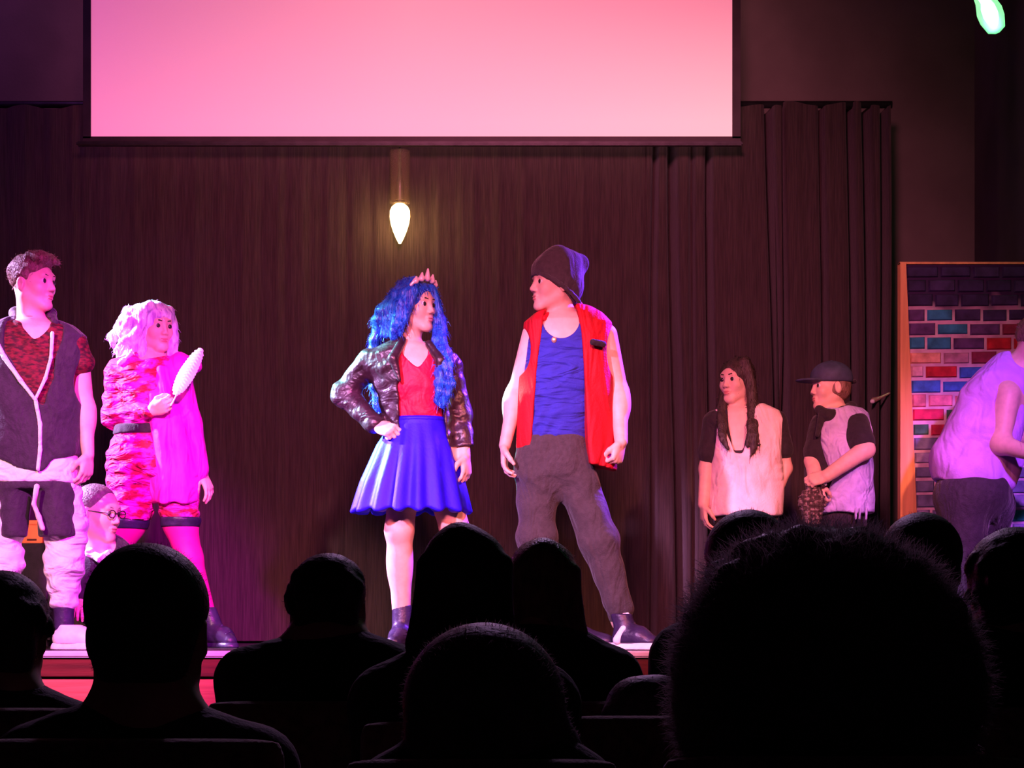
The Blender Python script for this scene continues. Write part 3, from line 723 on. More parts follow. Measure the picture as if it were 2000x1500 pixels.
def beanie_boy():
    F = Fig(8.75, 1110, STAGE, 'person', 'performer in a slouchy dark beanie, open red vest and blue tank top')
    H = Head(F.p(1081, 558), -66, 2)
    B = SDF(); H.build(B)
    tors = [(612, 1108, 42, .07), (626, 1108, 70, .095), (645, 1107, 76, .10), (700, 1101, 74, .108), (780, 1089, 70, .10), (862, 1080, 66, .10)]
    B.loft([F.sec(*q, 0.0, -0.012) for q in tors], 0.03)
    neck_and_shoulders(B, H, F.p(1104, 632, .01), F.p(1050, 645), F.p(1168, 645))
    for pts, rad in (([(1042, 655, .01), (1010, 762, .03), (986, 870, -.03)], [23, 17.5, 11.5]), ([(1182, 655, .01), (1208, 765, .03), (1213, 862, -.06)], [24, 19, 13])):
        B.poly(*F.chain(pts, rad), 0.02)
    B.ell(F.p(1000, 790, .02), (.042, .042, .07), k=.03); B.ell(F.p(1211, 790, .01), (.045, .045, .075), k=.03)
    B.poly(*F.chain([(1050, 880, 0), (1050, 1050, 0), (1064, 1215, .05)], [34, 28, 17]), 0.03)
    B.poly(*F.chain([(1112, 880, 0), (1168, 1055, 0), (1210, 1215, 0)], [34, 28, 17]), 0.03)
    hand(B, F, F.p(986, 872, -.03), F.p(984, 935, -.06) - F.p(986, 872, -.03), (0.8, -.1, 0), (0.3, -1, 0), 0.95, (18, 28, 18), 0.2, 0.3)
    hand(B, F, F.p(1213, 864, -.06), F.p(1200, 915, -.08) - F.p(1213, 864, -.06), (-0.7, 0.5, 0), (-.5, -1, 0), 0.95, (62, 75, 45), 0.0, 0.55)
    body = F.mesh(B, 0.008, 'body', M['skin'], None, [H.fbox()] + F.fine)
    H.face_parts(F, body)
    # tank top
    T = SDF(); T.loft([F.sec(*q, 0.0, 0.002) for q in tors], 0.02)
    T.ell(F.p(1096, 618, -.09), (F.r(37), .12, F.r(42)), k=.01, op='s'); T.ell(F.p(1100, 606, 0), (F.r(40), .14, F.r(20)), k=.01, op='s')
    T.disp = lambda x, y, z, f=folds(0.006, 62, 1.0, 2): f(x, y, z) * np.clip((ZC + (HY - 700) * 8.75 / F0 - z) / 0.12, 0, 1)
    F.mesh(T, 0.006, 'tank_top', M['blue_tank'])
    # open sleeveless vest
    W = SDF(); vs = [(598, 1116, 34, .075), (612, 1112, 62, .10), (630, 1109, 82, .112), (700, 1107, 86, .125), (800, 1104, 92, .13), (920, 1106, 95, .135)]
    W.loft([F.sec(*q, 0.012, 0.008) for q in vs], 0.02)
    W.loft([F.sec(590, 1096, 34, .2, -.2), F.sec(640, 1097, 40, .2, -.2), F.sec(860, 1094, 56, .2, -.2), F.sec(930, 1092, 66, .2, -.2)], 0.01, 's', 4)
    W.ell(F.p(1098, 600, -.02), (F.r(30), .10, F.r(36)), k=.012, op='s')
    W.loft([F.sec(605, 1098, 27, .075, 0), F.sec(930, 1094, 60, .118, 0)], 0.01, 's')
    for x in (1022, 1196): W.ell(F.p(x, 690, 0), (F.r(21), .075, F.r(46)), k=.012, op='s')
    W.cut(F.p(1040, 884), (-.22, 0, -1)); W.disp = wob(44, 20, 10, 0.0035, 5)
    v = F.mesh(W, 0.006, 'red_vest', M['red_vest'])
    C = SDF(); C.poly([F.p(1062, 622, -.07), F.p(1090, 604, .06), F.p(1128, 598, .06), F.p(1140, 622, -.09)], [.012, .02, .02, .014], .02); F.mesh(C, .006, 'collar', M['red_vest'], v)
    P = SDF(); P.cone(F.p(1158, 668, -.135), F.p(1178, 672, -.115), .014, .014); F.mesh(P, .005, 'chest_flap', M['black_cloth'], v)
    # pendant on the chest
    N = SDF(); N.ell(onfront(F, [(q[0], q[1], q[2], q[3], 0, 0) for q in tors], 1082, 664), (.012, .008, .014)); F.mesh(N, .003, 'necklace_pendant', M['gold'])
    # trousers
    L = SDF(); L.ell(F.p(1081, 935, 0), (F.r(60), .10, F.r(42)), k=.03); L.loft([F.sec(852, 1080, 68, .105), F.sec(905, 1081, 73, .115), F.sec(930, 1081, 72, .11)], 0.03)
    L.poly(*F.chain([(1048, 905, 0), (1049, 1050, -.01), (1062, 1188, .05)], [41, 37, 27]), 0.035)
    L.poly(*F.chain([(1116, 905, 0), (1170, 1058, -.02), (1210, 1188, -.01)], [42, 37, 27]), 0.035)
    L.disp = wob(40, 36, 44, 0.004, 9)
    t = F.mesh(L, 0.007, 'trousers', M['charcoal'])
    for x, y, d_ in ((1209, 1190, 0), (1063, 1196, .05)):
        K = SDF(); K.cone(F.p(x, y, d_), F.p(x + 1, y + 10, d_), F.r(25), F.r(23)); F.mesh(K, .006, 'ankle_cuff', M['charcoal'], t)
    for hx, tx, d_ in ((1196, 1276, -.03), (1082, 1190, .08)):
        s = shoe(F, F.p(hx + 12, 1264, d_), F.p(tx + 8, 1264, d_ - .10), M['boot'], M['sneaker_white'], .08, r=.045, lace=M['sneaker_white'], name='sneaker', ankle=F.p(hx + 18, 1203, d_ - .01), sole_h=.034)
        if hx > 1150:
            S = SDF(); S.cone(F.p(1206, 1250, -.075), F.p(1218, 1228, -.085), .02, .016); F.mesh(S, .005, 'side_stripe', M['sneaker_white'], s)
            S = SDF(); S.cone(F.p(1216, 1201, -.055), F.p(1226, 1200, -.055), .009, .009); F.mesh(S, .004, 'tongue_tab', M['sneaker_white'], s)
    # beanie
    K = SDF(); H.e(K, (0, -.012, .055), (.090, .112, .092)); H.e(K, (0, -.03, .0), (.096, .095, .075), k=.03); H.cn(K, (0, -.03, .10), (0, -.115, .105), .075, .045, k=.04)
    H.e(K, (0, -.075, .01), (.074, .05, .09), k=.03)
    K.cut(H.w(0, .09, .036), -(H.u - 0.62 * H.f)); K.disp = lambda x, y, z, f=wob(60, 60, 30, .002, 3): f(x, y, z)
    be = F.mesh(K, 0.005, 'beanie', M['charcoal'])
    Rm = SDF()
    ring = []
    for i in range(25):
        t_ = 2 * math.pi * i / 24; yy = -.016 + .106 * math.cos(t_); ring.append(H.w(.091 * math.sin(t_), yy, .044 + .62 * (yy - .09)))
    Rm.poly(ring, [.009] * 25, .006); F.mesh(Rm, .005, 'beanie_rim', M['charcoal'], be)

def blue_hair_girl():
    F = Fig(8.75, 815, STAGE, 'person', 'performer with long blue hair, tiara, dark leather jacket and blue skirt')
    H = Head(F.p(812, 601), 52, 0, sc=0.95)
    B = SDF(); H.build(B, True)
    tors = [(672, 802, 34, .07), (688, 800, 62, .085), (706, 803, 68, .095), (760, 815, 56, .105), (822, 818, 50, .09), (870, 815, 62, .10)]
    B.loft([F.sec(*q, 0.0, -0.012) for q in tors], 0.03)
    neck_and_shoulders(B, H, F.p(800, 690, .01), F.p(748, 704), F.p(855, 708), .044)
    B.poly(*F.chain([(722, 708, .01), (672, 770, .05), (735, 833, -.06)], [18, 15, 11]), .02)
    B.poly(*F.chain([(878, 715, .01), (898, 808, .03), (908, 890, -.03)], [18, 15, 11]), .02)
    B.poly(*F.chain([(795, 880, 0), (780, 1035, -.01), (784, 1195, .02)], [40, 26.5, 18]), .03)
    B.ell(F.p(780, 1100, .02), (F.r(24), .055, F.r(50)), k=.03); B.ell(F.p(779, 1038, -.03), (F.r(24), .045, F.r(24)), k=.02)
    B.poly(*F.chain([(850, 880, 0), (888, 1035, -.01), (896, 1195, .02)], [44, 27, 18]), .03)
    hand(B, F, F.p(737, 833, -.07), F.p(768, 842, -.12) - F.p(737, 833, -.07), (.3, .6, -.6), (0, .2, 1), .9, (45, 60, 35), .1, .4)
    hand(B, F, F.p(909, 890, -.03), F.p(912, 940, -.05) - F.p(909, 890, -.03), (-.7, .4, 0), (-.5, -1, 0), .88, (22, 30, 22), .15, .2)
    body = F.mesh(B, .008, 'body', M['skin'], None, [H.fbox()] + F.fine)
    H.face_parts(F, body)
    T = SDF(); T.loft([F.sec(*q, 0, .004) for q in tors[:-1]], .02)
    T.loft([F.sec(640, 808, 34, .2, -.12), F.sec(690, 810, 24, .2, -.12), F.sec(716, 816, 3, .2, -.12)], .008, 's', 3)
    T.ell(F.p(803, 668, 0), (F.r(40), .12, F.r(18)), k=.01, op='s'); T.disp = wob(50, 30, 40, .0035, 1)
    F.mesh(T, .006, 'red_top', M['red_top'])
    # jacket
    J = SDF(); js = [(662, 800, 30, .075), (676, 800, 58, .09), (692, 800, 82, .10), (720, 802, 84, .115), (770, 811, 72, .12), (820, 817, 66, .115), (884, 823, 72, .125)]
    J.loft([F.sec(*q, .008, .006) for q in js], .025)
    J.poly(*F.chain([(722, 706, .01), (672, 770, .05), (731, 828, -.05)], [26, 24, 19]), .03)
    J.poly(*F.chain([(878, 714, .01), (899, 808, .03), (909, 884, -.03)], [25, 22, 18]), .03)
    J.loft([F.sec(640, 812, 30, .2, -.2), F.sec(700, 815, 40, .2, -.2), F.sec(800, 822, 45, .2, -.2), F.sec(895, 828, 48, .2, -.2)], .008, 's', 4)
    J.loft([F.sec(655, 802, 24, .066, 0), F.sec(760, 815, 57, .106, 0), F.sec(822, 818, 52, .094, 0), F.sec(895, 815, 66, .11, 0)], .008, 's')
    J.cut(F.p(800, 883), (.1, 0, -1))
    J.disp = lambda x, y, z, f=wob(60, 50, 90, .003, 4): f(x, y, z)
    jk = F.mesh(J, .006, 'leather_jacket', M['leather'])
    for sgn, pts in ((1, [(786, 664, -.06), (768, 700, -.118), (780, 742, -.128)]), (-1, [(838, 672, -.07), (860, 704, -.112), (858, 742, -.124)])):
        Lp = SDF()
        for i in range(2): Lp.cone(F.p(*pts[i]), F.p(*pts[i + 1]), .017 if i == 0 else .022, .022 if i == 0 else .008, .01)
        F.mesh(Lp, .005, 'lapel', M['leather'], jk)
    # skirt with pleats
    K = SDF(); ks = [(816, 818, 51, .098), (830, 818, 54, .102), (870, 812, 74, .13), (940, 806, 98, .17), (1000, 804, 115, .20)]
    K.loft([F.sec(*q, 0, .004) for q in ks], .02)
    K.loft([F.sec(880, 812, 60, .10), F.sec(940, 806, 82, .14), F.sec(1012, 804, 102, .176)], .006, 's')
    cx, cy, zt = F.p(806, 900)[0], F.D, F.p(806, 822)[2]
    K.disp = lambda x, y, z: .0085 * np.clip((zt - z) / .30, 0, 1) * np.sin(15 * np.arctan2(y - cy, x - cx) + .6 * np.sin(9 * z))
    sk = F.mesh(K, .006, 'skirt', M['skirt_blue'])
    Wb = SDF(); Wb.loft([F.sec(815, 818, 51.5, .099, 0, .006), F.sec(826, 818, 53, .101, 0, .006)], 0); F.mesh(Wb, .006, 'waistband', M['skirt_blue'], sk)
    for hx, tx, d_ in ((790, 766, .03), (897, 925, .03)):
        s = shoe(F, F.p(hx, 1262, d_ + .02), F.p(tx, 1262, d_ - .20), M['boot'], M['boot'], .135, r=.042, lace=M['vest_lilac'], name='ankle_boot', ankle=F.p(hx - 5, 1186, d_ - .01))
    # hair: cap and long locks
    K = SDF(); H.e(K, (0, -.018, .036), (.090, .102, .094)); H.e(K, (0, .105, -.022), (.054, .085, .098), k=.012, op='s')
    def lock(pts, r0, r1, n=10, wv=.012, ph=0.0, kk=.012):
        P = np.array([F.p(*q) for q in pts]); t = np.linspace(0, len(P) - 1, n); out = []; rad = []
        for i, tt in enumerate(t):
            a_ = int(min(len(P) - 2, math.floor(tt))); f = tt - a_; q = P[a_] * (1 - f) + P[a_ + 1] * f
            q = q + A(wv * math.sin(2.1 * i + ph), wv * math.cos(1.7 * i + ph), 0) * min(1, i / 3)
            out.append(q); rad.append(r0 + (r1 - r0) * (i / (n - 1))**1.5)
        K.poly(out, rad, kk)
    g = np.random.default_rng(3)
    for i in range(15):
        o = g.uniform(-1, 1); q = g.uniform(0, 1)
        lock([(792 - 10 * q, 556 + 8 * q, .02 + .03 * o), (764 - 14 * q, 598, .03 + .05 * o), (744 - 14 * q, 640, .06 + .05 * o), (726 + 14 * q, 690, .10 + .04 * o), (728 + 12 * q, 750, .13), (736 + 8 * q, 790 + 20 * q, .12)], .022, .007, 13, .011, g.uniform(0, 6))
    for i in range(6):
        q = g.uniform(0, 1)
        lock([(785, 590, -.075 + .02 * q), (776 + 8 * q, 628, -.075), (764 + 10 * q, 660, -.06)], .016, .009, 6, .005, g.uniform(0, 6))
    for yy in (.04, .02, 0, -.02, -.045, -.07):
        K.poly([H.w(.03, yy * .5 + .01, .115), H.w(.078, yy + .015, .06), H.w(.092, yy, .0), H.w(.094, yy - .02, -.06), H.w(.096, yy - .05, -.13)], [.018, .02, .019, .017, .010], .012)
    for i in range(12):
        q = g.uniform(0, 1); o = g.uniform(-1, 1)
        lock([(838 + 4 * q, 566, .0), (848 + 8 * q, 610, .01), (848 + 16 * q, 650, -.02), (852 + 26 * q, 700, -.10 + .015 * o), (850 + 34 * q, 745, -.135 + .01 * o), (846 + 24 * q, 778 + 20 * q, -.13)], .017, .006, 12, .009, g.uniform(0, 6))
    K.disp = wob(70, 70, 20, .003, 6)
    F.mesh(K, .0055, 'hair', M['hair_blue'], strand=dict(count=1500, length=.03, width=.0015, droop=.8, curl=.3, seed=2))
    T = SDF()
    arc = [H.w(.09 * math.sin(a_), .035 + .055 * math.cos(a_) * .6, .070 + .055 * math.cos(a_)) for a_ in np.linspace(-1.25, 1.25, 13)]
    T.poly(arc, [.007] * 13, .003)
    for i, hh in ((2, .015), (4, .022), (6, .038), (8, .022), (10, .015)): T.cone(arc[i], arc[i] + H.u * hh + H.f * .004, .014, .005, .004)
    F.mesh(T, .003, 'tiara', M['tiara'])

def quill_woman():
    F = Fig(9.35, 300, STAGE, 'person', 'performer with pale lilac curls in a patterned pink costume holding a feather')
    H = Head(F.p(305, 641), 38, -4, sc=0.95)
    B = SDF(); H.build(B, True)
    tors = [(692, 288, 34, .07), (706, 288, 62, .09), (724, 289, 68, .10), (770, 291, 58, .11), (838, 290, 52, .095), (880, 292, 66, .11)]
    B.loft([F.sec(*q, 0, -.012) for q in tors], .03)
    neck_and_shoulders(B, H, F.p(292, 705, .01), F.p(240, 722), F.p(340, 724), .044)
    B.poly(*F.chain([(228, 726, 0), (222, 812, .02), (296, 802, -.16)], [17, 15, 10.5]), .02)
    B.poly(*F.chain([(350, 728, 0), (372, 835, .03), (396, 925, .0)], [17, 15, 11]), .02)
    B.poly(*F.chain([(262, 880, 0), (247, 1020, -.02), (205, 1110, .0), (190, 1215, .06)], [44, 33, 21, 15]), .03)
    B.poly(*F.chain([(335, 880, 0), (352, 1020, -.02), (370, 1090, -.02), (404, 1205, 0)], [42, 29, 20, 13]), .03)
    hand(B, F, F.p(296, 802, -.16), F.p(340, 785, -.22) - F.p(296, 802, -.16), (.1, .6, .3), (0, -.2, 1), .88, (28, 55, 40), .0, .5)
    hand(B, F, F.p(396, 926, 0), F.p(414, 968, -.02) - F.p(396, 926, 0), (-.6, .3, .2), (-.4, -1, 0), .86, (15, 25, 15), .1, .25)
    body = F.mesh(B, .008, 'body', M['skin'], None, [H.fbox()] + F.fine)
    H.face_parts(F, body)
    T = SDF(); T.loft([F.sec(*q, 0, .008) for q in tors], .02)
    T.poly(*F.chain([(230, 726, 0), (226, 812, .02), (290, 803, -.15)], [26, 26, 14]), .025); T.ell(F.p(232, 806, .0), (F.r(30), .07, F.r(28)), k=.03)
    T.ell(F.p(296, 694, -.03), (F.r(30), .09, F.r(14)), k=.01, op='s'); T.disp = wob(50, 40, 100, .005, 7)
    F.mesh(T, .0065, 'patterned_top', M['dress_pink'])
    Cc = SDF(); Cc.poly(*F.chain([(346, 728, 0), (360, 830, .0), (382, 915, -.01)], [28, 32, 24]), .03)
    Cc.loft([F.sec(720, 325, 34, .085, -.02), F.sec(780, 322, 40, .11, -.02), F.sec(860, 332, 48, .12, -.02), F.sec(930, 342, 52, .125, -.02), F.sec(985, 344, 46, .12, -.02)], .03)
    Cc.ell(F.p(352, 716, 0), (F.r(40), .09, F.r(26)), k=.03); Cc.disp = lambda x, y, z: .006 * np.sin(70 * x + 9 * z + 2 * np.sin(6 * z))
    F.mesh(Cc, .0065, 'draped_cape', M['dress_cape'])
    Lg = SDF(); Lg.loft([F.sec(842, 285, 60, .11), F.sec(900, 290, 76, .13), F.sec(935, 296, 78, .13)], .03)
    Lg.poly(*F.chain([(262, 900, 0), (252, 1010, -.02)], [54, 44]), .03); Lg.poly(*F.chain([(338, 900, 0), (352, 1008, -.02)], [46, 38]), .03)
    Lg.cut(F.p(300, 1016), (0, 0, -1)); Lg.disp = wob(50, 40, 100, .0055, 12)
    F.mesh(Lg, .0065, 'bloomers', M['dress_pink'])
    W = SDF(); W.loft([F.sec(830, 284, 56, .108, 0, .008), F.sec(850, 284, 60, .112, 0, .008)], .0); F.mesh(W, .006, 'dark_sash', M['black_cloth'])
    for x, y, r_ in ((249, 1022, 43), (353, 1018, 40)):
        K = SDF(); K.cone(F.p(x, y - 3, -.02), F.p(x - 1, y + 6, -.02), F.r(r_), F.r(r_ - 2)); K.zcut(F.p(x, y + 12)[2], F.p(x, y - 7)[2]); F.mesh(K, .006, 'leg_band', M['boot'])
    K = SDF(); K.poly(*F.chain([(252, 975, -.015), (247, 1020, -.02), (205, 1110, 0), (191, 1205, .06)], [40, 37, 26, 18]), .03); F.mesh(K, .007, 'tights_leg', M['tights'])
    K = SDF(); K.poly(*F.chain([(347, 975, -.015), (352, 1020, -.02), (370, 1090, -.02), (403, 1192, 0)], [36, 33, 25, 16.5]), .03); F.mesh(K, .007, 'tights_leg', M['tights'])
    for hx, tx, d_, ay in ((404, 458, 0, 1190), (190, 225, .06, 1200)):
        shoe(F, F.p(hx + 8, 1258, d_), F.p(tx, 1258, d_ - .13), M['boot'], M['boot'], .11, r=.04, name='ankle_boot', lace=M['boot'], ankle=F.p(hx + 1, ay, d_))
    K = SDF(); H.e(K, (0, -.018, .040), (.092, .106, .094)); H.e(K, (0, .11, -.035), (.050, .085, .09), k=.015, op='s')
    g = np.random.default_rng(11)
    def curl(x0, y0, d0, x1, y1, d1, r, n=12, amp=9):
        ph = g.uniform(0, 6); P = []; Rr = []
        for i in range(n):
            t = i / (n - 1); P.append(F.p(x0 + (x1 - x0) * t + amp * math.sin(ph + 6.5 * t), y0 + (y1 - y0) * t + 4 * math.sin(2 * ph + 9 * t), d0 + (d1 - d0) * t + .02 * math.cos(ph + 6.5 * t))); Rr.append(r * (1 - .6 * t**2))
        K.poly(P, Rr, .01)
    for i in range(22):
        q = g.uniform(0, 1); o = g.uniform(-1, 1)
        curl(292 - 26 * q, 598 + 20 * q, -.02 + .06 * o, 236 + 40 * q, 660 + 60 * g.uniform(0, 1), .0 + .07 * o, .022)
    for i in range(8):
        q = g.uniform(0, 1); curl(262 - 10 * q, 600 + 30 * q, .0 + .04 * g.normal(), 216 + 22 * q, 655 + 60 * q, .02, .02)
    for i in range(10):
        q = g.uniform(0, 1); curl(326 + 8 * q, 606 + 14 * q, .02, 326 + 22 * q, 690 + 35 * g.uniform(0, 1), -.02 + .03 * q, .016, amp=5)
    K.disp = wob(60, 60, 50, .004, 8)
    F.mesh(K, .0055, 'hair', M['hair_lilac'], strand=dict(count=700, length=.025, width=.0014, droop=.5, curl=.5, seed=5))
    # feather
    Q = Fig(9.13, 340, F.p(335, 780)[2], 'feather_quill', 'white feather quill held up by the performer with lilac curls', 'feather')
    S = SDF(); S.cone(Q.p(334, 792), Q.p(386, 694), .004, .002, 0); Q.mesh(S, .003, 'shaft', M['white_cloth'])
    a_, b_ = Q.p(341, 772), Q.p(391, 686); up = unit(b_ - a_); sd = unit(np.cross(up, A(0.25, 1, 0))); nn = np.cross(sd, up)
    S = SDF(); S.ell((a_ * .52 + b_ * .48), (.040, .112, .006), np.stack([sd, up, nn], 1)); S.ell(a_ * .2 + b_ * .8, (.026, .06, .005), np.stack([sd, up, nn], 1), k=.01)
    S.disp = lambda x, y, z: .0008 * np.sin(430 * (x * up[0] + z * up[2]) + 130 * np.abs((x - a_[0]) * sd[0] + (z - a_[2]) * sd[2]))
    Q.mesh(S, .0035, 'vane', M['feather'])

def hoodie_man():
    F = Fig(8.7, 70, STAGE, 'person', 'young performer in a dark sleeveless zip hoodie and white trousers, watching in profile')
    H = Head(F.p(66, 556), 66, 0)
    B = SDF(); H.build(B)
    tors = [(628, 58, 45, .08), (642, 60, 80, .10), (662, 61, 94, .105), (740, 62, 88, .115), (830, 64, 80, .105), (945, 68, 80, .11)]
    B.loft([F.sec(*q, 0, -.012) for q in tors], .03)
    neck_and_shoulders(B, H, F.p(62, 642, .01), F.p(-10, 662), F.p(134, 664), .056)
    B.poly(*F.chain([(150, 675, 0), (165, 795, .03), (172, 888, -.02)], [22, 18.5, 12]), .02); B.ell(F.p(168, 815, .02), (.042, .045, .07), k=.03)
    B.poly(*F.chain([(-26, 675, 0), (-42, 795, .03), (-48, 888, -.02)], [22, 18.5, 12]), .02)
    B.poly(*F.chain([(110, 950, 0), (124, 1090, 0), (124, 1215, .03)], [34, 26, 17]), .03); B.poly(*F.chain([(28, 950, 0), (8, 1090, 0), (-6, 1215, .03)], [34, 26, 17]), .03)
    hand(B, F, F.p(172, 888, -.02), F.p(166, 945, -.04) - F.p(172, 888, -.02), (-.7, .4, 0), (-.4, -1, 0), .95, (25, 35, 20), .1, .3)
    hand(B, F, F.p(-48, 888, -.02), F.p(-46, 945, -.04) - F.p(-48, 888, -.02), (.7, .4, 0), (.4, -1, 0), .95, (25, 35, 20), .1, .3)
    body = F.mesh(B, .008, 'body', M['skin'], None, [H.fbox()] + F.fine)
    H.face_parts(F, body)
    T = SDF(); T.loft([F.sec(*q, 0, .003) for q in tors], .02)
    T.poly(*F.chain([(140, 672, 0), (157, 706, .0)], [30, 27]), .03); T.poly(*F.chain([(-16, 672, 0), (-33, 706, .0)], [30, 27]), .03)
    T.loft([F.sec(600, 64, 34, .2, -.14), F.sec(636, 64, 26, .2, -.14), F.sec(660, 63, 4, .2, -.14)], .008, 's', 3); T.ell(F.p(62, 622, 0), (F.r(38), .13, F.r(18)), k=.01, op='s')
    T.disp = folds(.004, 50, 1, 4); F.mesh(T, .0065, 't_shirt', M['tee_maroon'])
    Wh = SDF(); Wh.loft([F.sec(870, 66, 84, .118), F.sec(944, 68, 86, .122)], .01); Wh.disp = wob(30, 20, 12, .003, 2); F.mesh(Wh, .0065, 'white_shirt_hem', M['white_cloth'])
    W = SDF(); vs = [(622, 58, 42, .085), (636, 60, 80, .11), (656, 62, 104, .12), (720, 62, 102, .13), (800, 64, 94, .13), (880, 66, 90, .13), (922, 68, 90, .13)]
    W.loft([F.sec(*q, .004, .008) for q in vs], .02)
    W.loft([F.sec(610, 56, 62, .2, -.21), F.sec(680, 50, 52, .2, -.21), F.sec(786, 74, 4, .2, -.21)], .008, 's', 4)
    W.loft([F.sec(615, 60, 36, .085, 0), F.sec(740, 62, 89, .118, 0), F.sec(935, 66, 80, .115, 0)], .008, 's')
    for x in (160, -38): W.ell(F.p(x, 745, 0), (F.r(13), .075, F.r(45)), k=.012, op='s')
    for x in (176, -36): W.ell(F.p(x, 952, 0), (F.r(100), .3, F.r(62)), k=.02, op='s')
    W.disp = wob(40, 34, 36, .004, 3)
    v = F.mesh(W, .0065, 'hoodie_vest', M['vest_dark'])
    vv = [(q[0], q[1], q[2], q[3], .004, .008) for q in vs]
    S = SDF(); S.poly([onfront(F, vv, -6, 668), onfront(F, vv, 12, 700), onfront(F, vv, 44, 745), onfront(F, vv, 72, 782)], [.011, .011, .010, .008], .006); F.mesh(S, .005, 'zip_edge', M['white_cloth'], v)
    S = SDF(); S.poly([onfront(F, vv, 104, 652), onfront(F, vv, 102, 700), onfront(F, vv, 92, 740), onfront(F, vv, 73, 782)], [.009, .008, .008, .007], .006); F.mesh(S, .005, 'zip_edge', M['white_cloth'], v)
    S = SDF(); S.poly([onfront(F, vv, 73, 782), onfront(F, vv, 82, 830), onfront(F, vv, 82, 880), onfront(F, vv, 78, 918)], [.009] * 4, .006); F.mesh(S, .005, 'zip', M['white_cloth'], v)
    S = SDF(); S.poly([F.p(26, 632, -.05), F.p(30, 612, .06), F.p(66, 605, .09), F.p(100, 612, .03), F.p(108, 630, -.05)], [.018, .024, .028, .02, .014], .02); F.mesh(S, .006, 'hood_collar', M['vest_dark'], v)
    L = SDF(); L.poly(*F.chain([(116, 945, .01), (129, 1030, .01), (125, 1100, .0), (125, 1168, .02)], [40, 41, 37, 29]), .03); L.poly(*F.chain([(20, 945, .01), (4, 1030, .01), (8, 1100, .0), (-4, 1168, .02)], [40, 40, 36, 29]), .03)
    L.disp = wob(55, 45, 90, .006, 6); F.mesh(L, .0065, 'white_trousers', M['white_cloth'])
    L = SDF(); L.loft([F.sec(938, 68, 78, .118), F.sec(958, 68, 78, .122)], .01); L.poly(*F.chain([(110, 962, -.03), (113, 1040, -.045)], [38, 37]), .012); L.poly(*F.chain([(30, 962, -.03), (27, 1045, -.045)], [34, 25]), .012)
    L.cut(F.p(70, 1049), (0, 0, -1)); L.disp = wob(30, 30, 20, .003, 5); F.mesh(L, .0065, 'dark_shorts', M['vest_dark'])
    S = SDF(); S.poly([F.p(72, 950, -.16), F.p(66, 985, -.16), F.p(76, 1010, -.15), F.p(83, 1032, -.15)], [.012, .009, .011, .012], .008); F.mesh(S, .005, 'drawcord', M['vest_pink'])
    for x in (125, -4):
        S = SDF(); S.cone(F.p(x, 1165, .02), F.p(x, 1225, .02), F.r(21), F.r(19)); F.mesh(S, .006, 'sock', M['boot'])
    for hx, tx in ((112, 214), (-20, 70)):
        shoe(F, F.p(hx + 4, 1266, .03), F.p(tx, 1266, -.06), M['sneaker_white'], M['sneaker_white'], .045, r=.046, name='sneaker', lace=M['vest_lilac'], sole_h=.03)
    K = SDF(); H.e(K, (0, -.022, .052), (.084, .100, .084)); H.cn(K, (-.03, .055, .108), (.035, .06, .108), .028, .03, k=.02)
    for t in np.linspace(-.05, .05, 5): H.cn(K, (t, .02, .118), (t * 1.1, .078, .098), .022, .014, k=.01)
    H.e(K, (0, .10, -.03), (.074, .074, .096), k=.012, op='s'); H.e(K, (0, .02, -.095), (.12, .09, .08), k=.015, op='s')
    for t in (-1, 1): H.e(K, (t * .08, -.008, -.01), (.02, .024, .034), k=.01, op='s')
    K.disp = wob(75, 75, 75, .005, 4)
    F.mesh(K, .005, 'hair', M['hair_brown'], strand=dict(count=900, length=.022, width=.0016, droop=.1, curl=.6, seed=9))

